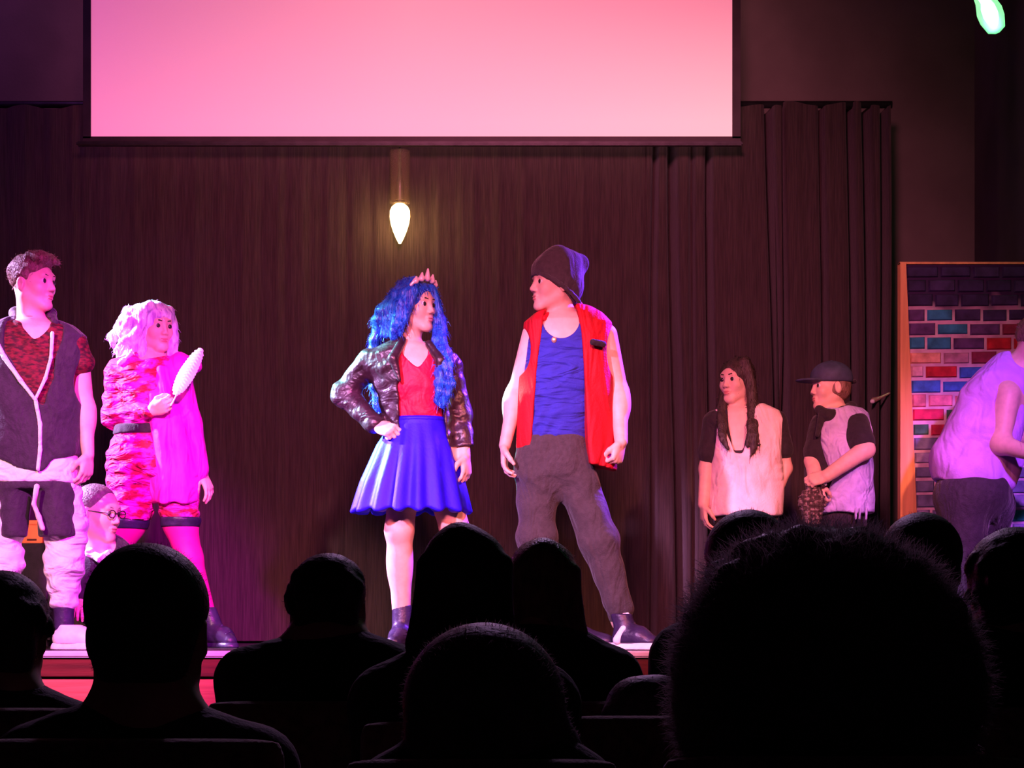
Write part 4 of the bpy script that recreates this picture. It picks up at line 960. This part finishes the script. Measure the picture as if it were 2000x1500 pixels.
def crouching_man():
    F = Fig(8.97, 215, STAGE, 'person', 'grey-haired man crouching on the stage behind the white trousers')
    H = Head(F.p(193, 1004), 62, -6, sc=1.05)
    B = SDF(); H.build(B)
    B.ell(F.p(196, 1130, .05), (.16, .12, .20)); neck_and_shoulders(B, H, F.p(190, 1075, .03), F.p(150, 1100, .08), F.p(235, 1100, .0), .056)
    B.poly(*F.chain([(165, 1105, .04), (160, 1150, .06), (160, 1178, -.06)], [20, 17, 12]), .02); B.poly(*F.chain([(245, 1105, .0), (262, 1160, -.05), (290, 1140, -.12)], [20, 17, 12]), .02)
    hand(B, F, F.p(160, 1176, -.06), (0.1, -.8, -.25), (0, 0, -1), (1, 0, 0), .9, (20, 30, 20), .1, .3)
    hand(B, F, F.p(290, 1140, -.12), (0.6, -.6, -.25), (0, 0, -1), (-1, 0, 0), .9, (20, 30, 20), .1, .3)
    B.poly(*F.chain([(200, 1190, .06), (250, 1185, -.12), (215, 1240, .12)], [34, 26, 20]), .03); B.poly(*F.chain([(225, 1190, .06), (300, 1170, -.05), (290, 1240, .0)], [34, 26, 20]), .03)
    body = F.mesh(B, .009, 'body', M['skin'], None, [H.fbox()] + F.fine); H.face_parts(F, body, M['hair_grey'])
    J = SDF(); J.ell(F.p(198, 1132, .05), (.18, .14, .215)); J.poly(*F.chain([(170, 1098, .06), (165, 1150, .06), (162, 1166, -.03)], [30, 26, 20]), .03); J.poly(*F.chain([(242, 1104, .0), (262, 1160, -.05), (282, 1146, -.10)], [30, 26, 20]), .03)
    J.ell(F.p(196, 1066, -.02), (.065, .08, .07), k=.02, op='s'); F.mesh(J, .008, 'dark_jacket', M['vest_dark'])
    C = SDF(); C.poly([F.p(172, 1068, .06), F.p(176, 1080, -.06), F.p(196, 1092, -.10), F.p(214, 1078, -.05)], [.018, .02, .016, .014], .015); F.mesh(C, .006, 'shirt_collar', M['white_cloth'])
    L = SDF(); L.poly(*F.chain([(200, 1195, .08), (252, 1188, -.12), (216, 1238, .12)], [42, 33, 24]), .03); L.poly(*F.chain([(225, 1195, .08), (302, 1172, -.05), (292, 1236, .0)], [42, 33, 24]), .03)
    L.zcut(STAGE + .005); F.mesh(L, .008, 'trousers', M['black_cloth'])
    for x, d_ in ((212, .14), (285, .0)): shoe(F, F.p(x - 6, 1262, d_), F.p(x + 90, 1262, d_ - .16), M['black_cloth'], M['black_cloth'], .03, name='shoe')
    K = SDF(); H.e(K, (0, -.024, .046), (.081, .094, .080)); H.e(K, (0, .10, -.02), (.085, .085, .11), k=.012, op='s'); H.e(K, (0, .03, -.10), (.12, .10, .08), k=.015, op='s')
    for t in (-1, 1): H.e(K, (t * .08, -.008, -.01), (.02, .024, .034), k=.01, op='s')
    F.mesh(K, .005, 'hair', M['hair_grey'], strand=dict(count=500, length=.015, width=.0014, droop=.1, curl=.5, seed=3))
    G = SDF()
    for t in (-1, 1):
        ring = [H.w(t * .033 + .021 * math.cos(a_), .098, .006 + .016 * math.sin(a_)) for a_ in np.linspace(0, 6.283, 15)]
        G.poly(ring, [.0028] * 15, .001); G.cone(H.w(t * .053, .096, .008), H.w(t * .078, -.01, .012), .0025, .0025, .001)
    G.cone(H.w(-.012, .1, .01), H.w(.012, .1, .01), .0025, .0025, .001); F.mesh(G, .0025, 'glasses', M['eye_dark'])

def girl_in_pink_vest():
    F = Fig(9.7, 1452, STAGE, 'person', 'girl with long dark hair in a pale pink vest over a black tee')
    H = Head(F.p(1438, 745), -42, -2, sc=.93)
    B = SDF(); H.build(B, True)
    tors = [(792, 1452, 34, .065), (806, 1453, 58, .08), (824, 1454, 64, .088), (900, 1456, 60, .095), (1005, 1458, 62, .10), (1050, 1456, 60, .10)]
    B.loft([F.sec(*q, 0, -.012) for q in tors], .03)
    neck_and_shoulders(B, H, F.p(1446, 808, .01), F.p(1412, 828), F.p(1500, 828), .040)
    B.poly(*F.chain([(1392, 825, 0), (1380, 915, .02), (1374, 985, -.02)], [17, 14.5, 11]), .02); B.poly(*F.chain([(1520, 825, 0), (1533, 915, .02), (1512, 975, -.03)], [17, 14, 10.5]), .02)
    hand(B, F, F.p(1374, 985, -.02), (0.03, -.1, -1), (.8, .2, 0), (.4, -1, 0), .82, (18, 25, 18), .1, .25); hand(B, F, F.p(1512, 975, -.03), (-.25, -.1, -1), (-.8, .2, 0), (-.4, -1, 0), .82, (20, 30, 20), .1, .3)
    B.poly(*F.chain([(1425, 1050, 0), (1424, 1160, 0), (1422, 1240, .02)], [28, 22, 14]), .03); B.poly(*F.chain([(1488, 1050, 0), (1490, 1160, 0), (1492, 1240, .02)], [28, 22, 14]), .03)
    body = F.mesh(B, .008, 'body', M['skin'], None, [H.fbox()] + F.fine); H.face_parts(F, body)
    T = SDF(); T.loft([F.sec(*q, 0, .002) for q in tors], .02); T.cone(F.p(1446, 810, .01), F.p(1402, 826), .045, .052, .03); T.cone(F.p(1446, 810, .01), F.p(1508, 824), .045, .052, .03); T.poly(*F.chain([(1396, 828, 0), (1384, 885, .01)], [24, 22]), .03); T.poly(*F.chain([(1515, 828, 0), (1530, 880, .01)], [24, 20]), .03)
    T.loft([F.sec(770, 1446, 24, .2, -.13), F.sec(830, 1446, 20, .2, -.13), F.sec(878, 1444, 10, .2, -.13)], .01, 's', 3); T.ell(F.p(1448, 786, 0), (F.r(32), .1, F.r(16)), k=.01, op='s'); T.disp = wob(30, 30, 30, .003, 2)
    F.mesh(T, .0065, 't_shirt', M['black_cloth'])
    W = SDF(); vs = [(790, 1456, 34, .075), (802, 1458, 62, .09), (820, 1462, 72, .10), (900, 1459, 68, .11), (1008, 1457, 70, .118)]
    W.loft([F.sec(*q, 0, .008) for q in vs], .02); W.loft([F.sec(770, 1446, 30, .2, -.14), F.sec(830, 1445, 26, .2, -.14), F.sec(884, 1444, 8, .2, -.14)], .01, 's', 3); W.ell(F.p(1448, 784, 0), (F.r(36), .12, F.r(18)), k=.01, op='s')
    for x in (1389, 1530): W.ell(F.p(x, 850, 0), (F.r(14), .07, F.r(50)), k=.012, op='s')
    W.disp = wob(44, 24, 22, .004, 6); F.mesh(W, .0065, 'pink_vest', M['vest_pink'])
    L = SDF(); L.loft([F.sec(1000, 1457, 60, .10), F.sec(1055, 1456, 62, .105)], .03); L.poly(*F.chain([(1425, 1050, 0), (1424, 1160, 0), (1422, 1235, .02)], [34, 27, 22]), .03); L.poly(*F.chain([(1488, 1050, 0), (1490, 1160, 0), (1492, 1235, .02)], [34, 27, 22]), .03); F.mesh(L, .008, 'trousers', M['black_cloth'])
    for x in (1420, 1494): shoe(F, F.p(x, 1262, .05), F.p(x - 6, 1262, -.16), M['black_cloth'], M['charcoal'], .03, r=.036, name='shoe')
    K = SDF(); H.e(K, (0, -.018, .036), (.086, .102, .09)); H.e(K, (0, .105, -.035), (.056, .085, .098), k=.015, op='s')
    g = np.random.default_rng(8)
    def lock(pts, r0, r1):
        P = []; Rr = []; n = 10; pw = np.array(pts, float); ph = g.uniform(0, 6)
        for i in range(n):
            t = i / (n - 1) * (len(pts) - 1); a_ = int(min(len(pts) - 2, t)); f = t - a_; q = pw[a_] * (1 - f) + pw[a_ + 1] * f
            P.append(F.p(q[0] + 2 * math.sin(1.4 * i + ph), q[1], q[2])); Rr.append(r0 + (r1 - r0) * i / (n - 1))
        K.poly(P, Rr, .01)
    for i in range(11):
        q = g.uniform(0, 1); lock([(1450 + 12 * q, 706, -.05), (1462 + 12 * q, 750, -.05), (1464 + 14 * q, 800, -.07), (1464 + 22 * q, 845, -.125), (1452 + 40 * q, 880 + 10 * g.uniform(-1, 1), -.13)], .017, .004)
    for i in range(9):
        q = g.uniform(0, 1); lock([(1418 + 4 * q, 720, -.0), (1412 + 6 * q, 765, .0), (1404 + 14 * q, 805, -.05), (1406 + 12 * q, 845, -.115), (1414 + 14 * q, 872 + 8 * q, -.125)], .016, .004)
    for i in range(8):
        q = g.uniform(0, 1); lock([(1430 + 36 * q, 715, .06), (1420 + 56 * q, 780, .10), (1420 + 56 * q, 850, .11)], .022, .01)
    K.disp = wob(80, 80, 20, .003, 3); F.mesh(K, .0055, 'hair', M['hair_black'], strand=dict(count=700, length=.03, width=.0014, droop=.9, curl=.25, seed=6))

def capped_child():
    F = Fig(9.65, 1640, STAGE, 'person', 'child in a dark cap and lilac vest, one arm bent across the waist')
    H = Head(F.p(1620, 758), -72, 0, sc=.93)
    B = SDF(); H.build(B, True)
    tors = [(800, 1640, 34, .08), (814, 1640, 50, .10), (840, 1638, 56, .12), (920, 1634, 60, .13), (1000, 1634, 58, .13), (1050, 1634, 54, .12)]
    B.loft([F.sec(*q, 0, -.012) for q in tors], .03); neck_and_shoulders(B, H, F.p(1632, 812, .01), F.p(1610, 826, -.06), F.p(1668, 826, .02), .044)
    B.poly(*F.chain([(1672, 836, -.08), (1690, 878, -.17), (1614, 930, -.26)], [19, 18, 12.5]), .02); B.poly(*F.chain([(1606, 836, -.03), (1588, 900, -.05), (1592, 946, -.18)], [18, 16, 12]), .02)
    hand(B, F, F.p(1614, 930, -.26), (-.9, -.15, -.25), (.1, .8, -.4), (0, -.2, 1), .82, (40, 55, 35), .0, .5); hand(B, F, F.p(1592, 946, -.18), (.3, -.1, -.9), (.5, .6, 0), (0.5, -.6, .3), .8, (35, 45, 30), .0, .4)
    B.poly(*F.chain([(1612, 1050, 0), (1612, 1160, 0), (1612, 1240, .02)], [28, 22, 14]), .03); B.poly(*F.chain([(1660, 1050, 0), (1662, 1160, 0), (1664, 1240, .02)], [28, 22, 14]), .03)
    body = F.mesh(B, .008, 'body', M['skin'], None, [H.fbox()] + F.fine); H.face_parts(F, body)
    T = SDF(); T.loft([F.sec(*q, -.004, .004) for q in tors[:-1]], .02); T.cone(F.p(1640, 814, 0), F.p(1672, 830, .0), .05, .058, .03); T.poly(*F.chain([(1670, 832, -.07), (1684, 864, -.15)], [27, 26]), .03); T.poly(*F.chain([(1606, 832, -.03), (1590, 880, -.05)], [22, 22]), .03); T.disp = wob(30, 30, 30, .003, 7)
    F.mesh(T, .0065, 't_shirt', M['black_cloth'])
    W = SDF(); vs = [(796, 1646, 34, .085), (808, 1644, 50, .11), (840, 1640, 60, .135), (920, 1638, 64, .15), (1004, 1640, 66, .15)]
    W.loft([F.sec(*q, 0, .006) for q in vs], .02); W.loft([F.sec(780, 1570, 34, .3, -.12), F.sec(860, 1566, 36, .3, -.12), F.sec(935, 1585, 40, .3, -.12), F.sec(1020, 1568, 32, .3, -.12)], .01, 's', 4)
    W.ell(F.p(1678, 846, -.08), (F.r(27), .12, F.r(36)), k=.01, op='s'); W.ell(F.p(1634, 792, 0), (F.r(26), .1, F.r(16)), k=.01, op='s'); W.disp = wob(44, 24, 44, .004, 8)
    v = F.mesh(W, .0065, 'lilac_vest', M['vest_lilac'])
    S = SDF(); vv = [(q[0], q[1], q[2], q[3], 0, .006) for q in vs]; S.poly([onfront(F, vv, 1606, 812), onfront(F, vv, 1616, 820), onfront(F, vv, 1626, 812)], [.004] * 3, .002); F.mesh(S, .003, 'stitching', M['black_cloth'], v)
    for x in (1668, 1676, 1690):
        S = SDF(); S.poly([onfront(F, vv, x, 995), onfront(F, vv, x - 1, 1010, .006) - A(0, 0, .01)], [.007, .006], 0); F.mesh(S, .004, 'fringe', M['vest_lilac'], v)
    C = SDF(); C.poly([F.p(1600, 800, -.06), F.p(1618, 812, -.10), F.p(1648, 806, -.06), F.p(1662, 796, .05), F.p(1630, 800, .10)], [.022, .026, .028, .026, .024], .02); C.cone(F.p(1606, 812, -.09), F.p(1596, 850, -.13), .02, .01, .01); F.mesh(C, .006, 'neck_scarf', M['black_cloth'])
    L = SDF(); L.loft([F.sec(995, 1636, 56, .125), F.sec(1055, 1636, 56, .12)], .03); L.poly(*F.chain([(1612, 1050, 0), (1612, 1160, 0), (1612, 1235, .02)], [32, 26, 22]), .03); L.poly(*F.chain([(1660, 1050, 0), (1662, 1160, 0), (1664, 1235, .02)], [32, 26, 22]), .03); F.mesh(L, .008, 'trousers', M['black_cloth'])
    for x in (1618, 1668): shoe(F, F.p(x, 1262, .03), F.p(x - 70, 1262, -.10), M['black_cloth'], M['charcoal'], .03, r=.036, name='shoe')
    K = SDF(); H.e(K, (0, -.03, .01), (.083, .088, .09)); H.e(K, (0, .09, -.03), (.1, .075, .12), k=.01, op='s'); H.e(K, (0, .02, -.10), (.12, .10, .06), k=.015, op='s'); K.disp = wob(70, 70, 40, .004, 3); F.mesh(K, .0055, 'hair', M['hair_brown'])
    K = SDF(); H.e(K, (0, -.012, .052), (.094, .112, .086)); K.cut(H.w(0, 0, .028), -H.u); cp = F.mesh(K, .005, 'cap', M['cap_blue'])
    K = SDF(); H.e(K, (0, .10, .034), (.076, .085, .011)); K.cut(H.w(0, .075, 0), -H.f); F.mesh(K, .005, 'brim', M['cap_blue'], cp)
    K = SDF(); H.e(K, (0, -.012, .137), (.009, .009, .006)); F.mesh(K, .003, 'top_button', M['cap_blue'], cp)
    K = SDF(); H.cn(K, (-.04, -.122, .034), (.04, -.122, .034), .011, .011); F.mesh(K, .005, 'back_strap', M['black_cloth'], cp)
    G = Fig(9.43, 1585, F.p(1585, 1030)[2], 'net_bag', 'dark brown net bag held at the waist of the capped child', 'bag')
    S = SDF(); S.ell(G.p(1586, 982), (.062, .04, .075)); S.cone(G.p(1590, 950), G.p(1600, 934), .035, .015, .02); S.ell(G.p(1586, 1010), (.045, .035, .05), k=.02); S.disp = lambda x, y, z: .006 * np.sin(150 * (x + z)) * np.sin(150 * (x - z)); G.mesh(S, .005, 'pouch', M['net'])
    S = SDF(); S.poly([G.p(1596, 944, -.02), G.p(1606, 936, -.035), G.p(1612, 946, -.02)], [.010, .012, .008], .006); G.mesh(S, .004, 'tie', M['sneaker_white'])

def bending_person():
    F = Fig(9.1, 1920, STAGE, 'person', 'performer in a lavender sleeveless top bending forward in front of the bricks')
    H = Head(F.p(2026, 676, -.05), 70, -28)
    B = SDF(); H.build(B)
    sp = [(1905, 965, .0), (1915, 900, .0), (1935, 830, .0), (1962, 765, .0), (1982, 728, -.01)]
    B.poly(*F.chain(sp, [56, 54, 58, 56, 34]), .05); B.cone(F.p(1985, 728, -.01), H.w(0, -.02, -.05), .056, .052, .03)
    B.poly(*F.chain([(1968, 770, -.13), (1952, 866, -.15), (2012, 886, -.26)], [23, 20, 13]), .03); B.poly(*F.chain([(1985, 765, .12), (1985, 850, .12), (2030, 880, -.02)], [23, 19, 13]), .03)
    hand(B, F, F.p(2012, 886, -.26), (.9, -.2, -.1), (.1, .6, -.6), (0, -.2, 1), .92, (30, 40, 25), .1, .4); hand(B, F, F.p(2030, 880, -.02), (.9, -.2, -.1), (.1, .6, -.6), (0, .2, 1), .92, (30, 40, 25), .1, .4)
    B.poly(*F.chain([(1880, 975, -.06), (1890, 1110, -.06), (1870, 1235, -.04)], [38, 28, 18]), .03); B.poly(*F.chain([(1925, 980, .08), (1935, 1110, .08), (1925, 1235, .08)], [38, 28, 18]), .03)
    body = F.mesh(B, .008, 'body', M['skin'], None, [H.fbox()] + F.fine); H.face_parts(F, body)
    T = SDF(); T.poly(*F.chain([(1898, 915, 0), (1918, 850, .0), (1940, 795, 0), (1964, 752, 0), (1978, 728, -.005)], [76, 72, 66, 56, 40]), .04)
    T.ell(F.p(1878, 900, 0), (F.r(62), .15, F.r(50)), k=.05)
    T.poly(*F.chain([(1965, 940, -.06), (1975, 900, -.05)], [18, 26]), .04)
    T.cut(F.p(1870, 952), (-.36, 0, -1)); T.ell(F.p(2002, 700, 0), (F.r(32), .2, F.r(30)), k=.015, op='s')
    T.ell(F.p(1970, 785, -.20), (F.r(24), .11, F.r(44)), k=.01, op='s'); T.disp = wob(34, 22, 30, .006, 4)
    F.mesh(T, .007, 'lavender_top', M['top_lavender'])
    L = SDF(); L.ell(F.p(1898, 965, 0), (F.r(74), .18, F.r(62)), k=.03); L.cone(F.p(1905, 960, 0), F.p(1925, 985, .08), .15, .13, .05); L.poly(*F.chain([(1880, 975, -.06), (1890, 1110, -.06), (1872, 1235, -.04)], [50, 38, 26]), .04); L.poly(*F.chain([(1925, 985, .08), (1935, 1110, .08), (1926, 1235, .08)], [46, 36, 26]), .04)
    L.disp = wob(24, 24, 26, .004, 5); F.mesh(L, .008, 'trousers', M['vest_dark'])
    for x, d_ in ((1866, -.04), (1920, .08)): shoe(F, F.p(x, 1262, d_), F.p(x + 100, 1262, d_ - .1), M['black_cloth'], M['charcoal'], .03, name='shoe')
    K = SDF(); H.e(K, (0, -.022, .045), (.084, .100, .085)); H.e(K, (0, .10, -.03), (.074, .074, .096), k=.012, op='s'); H.e(K, (0, .03, -.11), (.12, .09, .08), k=.015, op='s'); K.disp = wob(70, 70, 70, .004, 4)
    F.mesh(K, .0055, 'hair', M['hair_brown'], strand=dict(count=500, length=.02, width=.0016, droop=.2, curl=.5, seed=4))

beanie_boy(); blue_hair_girl(); quill_woman(); hoodie_man(); crouching_man(); girl_in_pink_vest(); capped_child(); bending_person()

# ------------------------------------------------------------------ audience on padded chairs
CH = {}
def chair(x, y, label, wide=1.0):
    o = empty('padded_chair', (x, y, 0), label, 'chair', 'padded chairs in the audience')
    o.scale.x = wide
    if not CH:
        S = SDF(); S.box((0, -.215, .73), (.225, .026, .21), None, .022); S.disp = lambda x, y, z: .10 * np.clip(np.abs(x) - .13, 0, 1)**2 * np.clip((z - .8) / .1, 0, 1) * 5
        V, Q = sdf_arrays(S, .012); CH['backrest'] = [mesh_np('backrest', V, Q), M['chair_pad']]
        S = SDF(); S.box((0, .02, .435), (.23, .225, .035), None, .03); V, Q = sdf_arrays(S, .014); CH['seat'] = [mesh_np('seat', V, Q), M['chair_pad']]
        for k, (a, b) in enumerate((((-.2, .2, 0), (-.2, .19, .41)), ((.2, .2, 0), (.2, .19, .41)), ((-.2, -.24, 0), (-.2, -.21, .60)), ((.2, -.24, 0), (.2, -.21, .60)))):
            S = SDF(); S.cone(a, b, .014, .014); S.zcut(0); V, Q = sdf_arrays(S, .008); CH['leg%d' % k] = [mesh_np('leg', V, Q), M['metal_chair']]
        for v in CH.values(): v[0].materials.append(v[1])
    for k, v in CH.items():
        c = bpy.data.objects.new('leg' if k.startswith('leg') else k, v[0]); col.objects.link(c); c.parent = o
    return o

def viewer(D, px, top, label, hw_sh, y_sh, sc=1.0, hair='short', hmat='hair_audience', hairdef=None, cloth='black_cloth', yaw=180, chair_label=None, strand=None, roll=0, fuzz=None):
    """a seated spectator seen from behind; top = row of the crown, y_sh = row of the shoulder line"""
    F = Fig(D, px, 0.0, 'person', label)
    zt_ = F.p(px, top)[2]; c = F.p(px, top); hc = A(c[0], D + .02, zt_ - .125 * sc)
    H = Head(hc, yaw, -3, roll, sc); X = F.base[0]
    B = SDF(); H.build(B)
    zs = F.p(px, y_sh)[2]; hw = F.r(hw_sh)
    nb = A(X, D - .02, max(zs + .03, hc[2] - .19 * sc)); shl, shr = A(X - hw * .78, D - .02, zs - .055), A(X + hw * .78, D - .02, zs - .055)
    neck_and_shoulders(B, H, nb, shl, shr, .064 * sc)
    B.loft([(.46, X, D, .15, .11), (.60, X, D, .145, .105), (zs - .16, X, D - .01, hw * .80, .115), (zs - .06, X, D - .02, hw * .82, .09), (zs - .01, X, D - .02, hw * .5, .06)], .04)
    ar = []
    for t in (-1, 1):
        sh = A(X + t * hw * .84, D - .015, zs - .075); el = A(X + t * hw * .98, D + .03, zs - .36); wr = A(X + t * .09, D + .26, .60)
        B.poly([sh, el, wr], [.05, .04, .027], .03); ar.append((sh, el, wr))
        hand(B, F, wr, (-t * .5, .8, -.1), (0, 0, -1), (-t, 0, .2), .9, (20, 25, 20), .1, .3, .006)
        B.poly([A(X + t * .10, D + .02, .53), A(X + t * .13, D + .45, .52), A(X + t * .13, D + .47, .10)], [.07, .055, .042], .03)
    body = F.mesh(B, .013, 'body', M['skin_shaded'], None, [H.fbox(.007)] + F.fine)
    S = SDF(); S.loft([(.46, X, D, .165, .125), (.60, X, D, .16, .12), (zs - .16, X, D - .01, hw * .86, .13), (zs - .06, X, D - .02, hw * .88, .105), (zs + .0, X, D - .02, hw * .55, .07)], .05)
    S.cone(nb - A(0, 0, .02), shl, .055, .052, .05); S.cone(nb - A(0, 0, .02), shr, .055, .052, .05)
    for sh, el, wr in ar: S.poly([sh, el, el * .35 + wr * .65], [.066, .052, .04], .05)
    S.cone(nb + A(0, .01, .02), nb + A(0, .02, .12), .066, .066, .01, 's'); S.disp = wob(20, 18, 22, .005, int(px))
    F.mesh(S, .012, 'top', M[cloth])
    L = SDF()
    for t in (-1, 1): L.poly([A(X + t * .10, D + .0, .545), A(X + t * .13, D + .45, .53), A(X + t * .13, D + .47, .12)], [.082, .066, .05], .03)
    L.zcut(.475); L2 = SDF()
    for t in (-1, 1): L2.poly([A(X + t * .10, D + .02, .54), A(X + t * .13, D + .46, .525), A(X + t * .13, D + .48, .11)], [.075, .066, .05], .03)
    F.mesh(L2, .013, 'trousers', M['black_cloth'])
    for t in (-1, 1): shoe(F, A(X + t * .13, D + .44, 0), A(X + t * .14, D + .70, 0), M['black_cloth'], M['charcoal'], .03)
    K = SDF()
    if hair == 'short':
        H.e(K, (0, -.02, .040), (.086, .100, .087)); H.e(K, (0, -.06, -.03), (.068, .05, .06), k=.03); H.e(K, (0, .11, -.03), (.09, .085, .11), k=.012, op='s')
        for t in (-1, 1): H.e(K, (t * .085, -.008, -.01), (.02, .024, .034), k=.01, op='s')
    if hairdef: hairdef(K, H, F)
    if fuzz:
        V, Q = sdf_arrays(K, .012); sv, sq = strands(V, normals(V, Q), **fuzz)
        fo = link_mesh('loose_curls', mesh_np('loose_curls', sv - F.base, sq), M['hair_fuzz'], F.root); fo['kind'] = 'stuff'
    F.mesh(K, .007, 'hair', M[hmat], strand=strand or dict(count=4000, length=.014, width=.0004, droop=.0, curl=.8, seed=int(px)))
    if chair_label: chair(X, D + .02, chair_label, 0.72 if hw < .15 else 1.0)
    return F, H

def curly(K, H, F, s=1.0, seed=1):
    g = np.random.default_rng(seed); H.e(K, (0, -.02, .035), (.092 * s, .104 * s, .092 * s)); H.e(K, (0, -.06, -.04), (.078 * s, .05, .06), k=.03); H.e(K, (0, .12, -.03), (.09, .085, .11), k=.012, op='s')
    for i in range(60):
        v = unit(g.normal(0, 1, 3) + A(0, -.3, .3)); H.e(K, (v[0] * .088 * s, -.02 + v[1] * .098 * s, .02 + v[2] * .085 * s), (.016,) * 3, k=.01)
def longhair(w=.10, zlow=-.30, back=-.05):
    def f(K, H, F):
        H.e(K, (0, -.02, .04), (.092, .105, .092)); H.e(K, (0, .12, -.03), (.08, .085, .13), k=.012, op='s')
        g = np.random.default_rng(int(w * 1000))
        for i in range(22):
            t = -1 + 2 * i / 21; q = g.uniform(.85, 1.1)
            H.cn(K, (t * .075, -.05 - .03 * (1 - t * t), .04), (t * w * q * .95, -.06 - .03 * (1 - t * t), -.12), .026, .024, k=.015)
            H.cn(K, (t * w * q * .95, -.06 - .03 * (1 - t * t), -.12), (t * w * q, back - .06, zlow * q), .024, .010, k=.012)
        K.disp = wob(60, 60, 25, .004, 2)
    return f
def afro(cx, cy, rx, rz):
    def f(K, H, F):
        c = F.p(cx, cy, -.02); K.ell(c, (rx, rx * .86, rz), None, .05); g = np.random.default_rng(5)
        K.ell(c + A(.045, .0, -.06), (rx * .84, rx * .8, rz * .75), None, .06); K.ell(c + A(-.05, .0, -.09), (rx * .70, rx * .8, rz * .75), None, .06)
        H.e(K, (0, .16, -.06), (.085, .13, .14), k=.03, op='s')
        for i in range(160):
            v = unit(g.normal(0, 1, 3)); K.ell(c + A(v[0] * rx * .97, v[1] * rx * .83, v[2] * rz * .97), (.010,) * 3, None, .02)
        K.disp = lambda x, y, z: wob(150, 150, 150, .003, 3)(x, y, z)
    return f
viewer(3.9, 4, 1112, 'spectator with short curly hair cut off by the edge of the picture', 170, 1372, hairdef=lambda K, H, F: curly(K, H, F, .95, 3), hair='', chair_label='padded chair under the spectator at the edge of the picture')
viewer(2.95, 286, 1064, 'spectator with cropped dark hair in front of the lilac-haired performer', 250, 1418, 1.04, chair_label='padded chair under the spectator with cropped dark hair')
viewer(4.2, 640, 1076, 'curly-haired spectator seated below the blue-haired performer', 184, 1268, .92, hair='', hairdef=lambda K, H, F: curly(K, H, F, .92, 6), chair_label='padded chair with a pale brown top edge under the curly-haired spectator')
viewer(3.4, 908, 1030, 'long-haired spectator sitting between the two central performers', 175, 1300, .80, hair='', hairdef=longhair(.095, -.30), chair_label='padded chair under the long-haired spectator between the two central performers')
viewer(4.2, 1062, 1058, 'spectator with reddish wavy hair below the boy in the beanie', 160, 1262, .78, hair='', hmat='hair_brown', hairdef=longhair(.088, -.24), chair_label='padded chair under the spectator with reddish wavy hair')
viewer(2.55, 945, 1212, 'spectator with a broad rounded head of ash hair at the bottom centre', 205, 1470, 1.10, hair='', hmat='hair_ash', hairdef=lambda K, H, F: (H.e(K, (0, -.02, .03), (.092, .105, .092)), H.e(K, (0, -.04, -.05), (.094, .07, .08), k=.03), H.e(K, (.075, -.02, -.06), (.045, .05, .07), k=.03), H.e(K, (0, .12, -.03), (.08, .085, .12), k=.012, op='s')), fuzz=dict(count=14000, length=.014, width=.00035, droop=.0, curl=.9, seed=31), chair_label='padded chair under the ash-haired spectator at the bottom centre')
viewer(3.6, 1268, 1322, 'small spectator low between the ash-haired one and the big afro', 110, 1480, .85, hair='', hmat='hair_ash', hairdef=longhair(.09, -.22), chair_label='padded chair under the small spectator beside the big afro')
viewer(2.6, 1606, 1040, 'spectator with a huge fuzzy afro filling the lower corner', 330, 1560, 1.1, hair='', hmat='hair_ash', hairdef=afro(1606, 1280, .182, .162), fuzz=dict(count=45000, length=.034, width=.00035, droop=.0, curl=1.0, seed=21), chair_label='padded chair under the spectator with the huge afro')
viewer(4.2, 1462, 998, 'dark-haired spectator half hidden behind the afro, below the girl in pink', 160, 1220, 1.05, chair_label='padded chair under the dark-haired spectator below the girl in pink')
viewer(4.9, 1800, 1003, 'dark round-headed spectator behind the afro, below the brick board', 200, 1210, 1.12, chair_label='padded chair under the round-headed spectator below the brick board')
viewer(3.9, 1985, 1030, 'curly-haired spectator at the edge below the bending performer', 160, 1245, 1.02, hair='', hairdef=lambda K, H, F: curly(K, H, F, .98, 9), chair_label='padded chair under the curly-haired spectator below the bending performer')
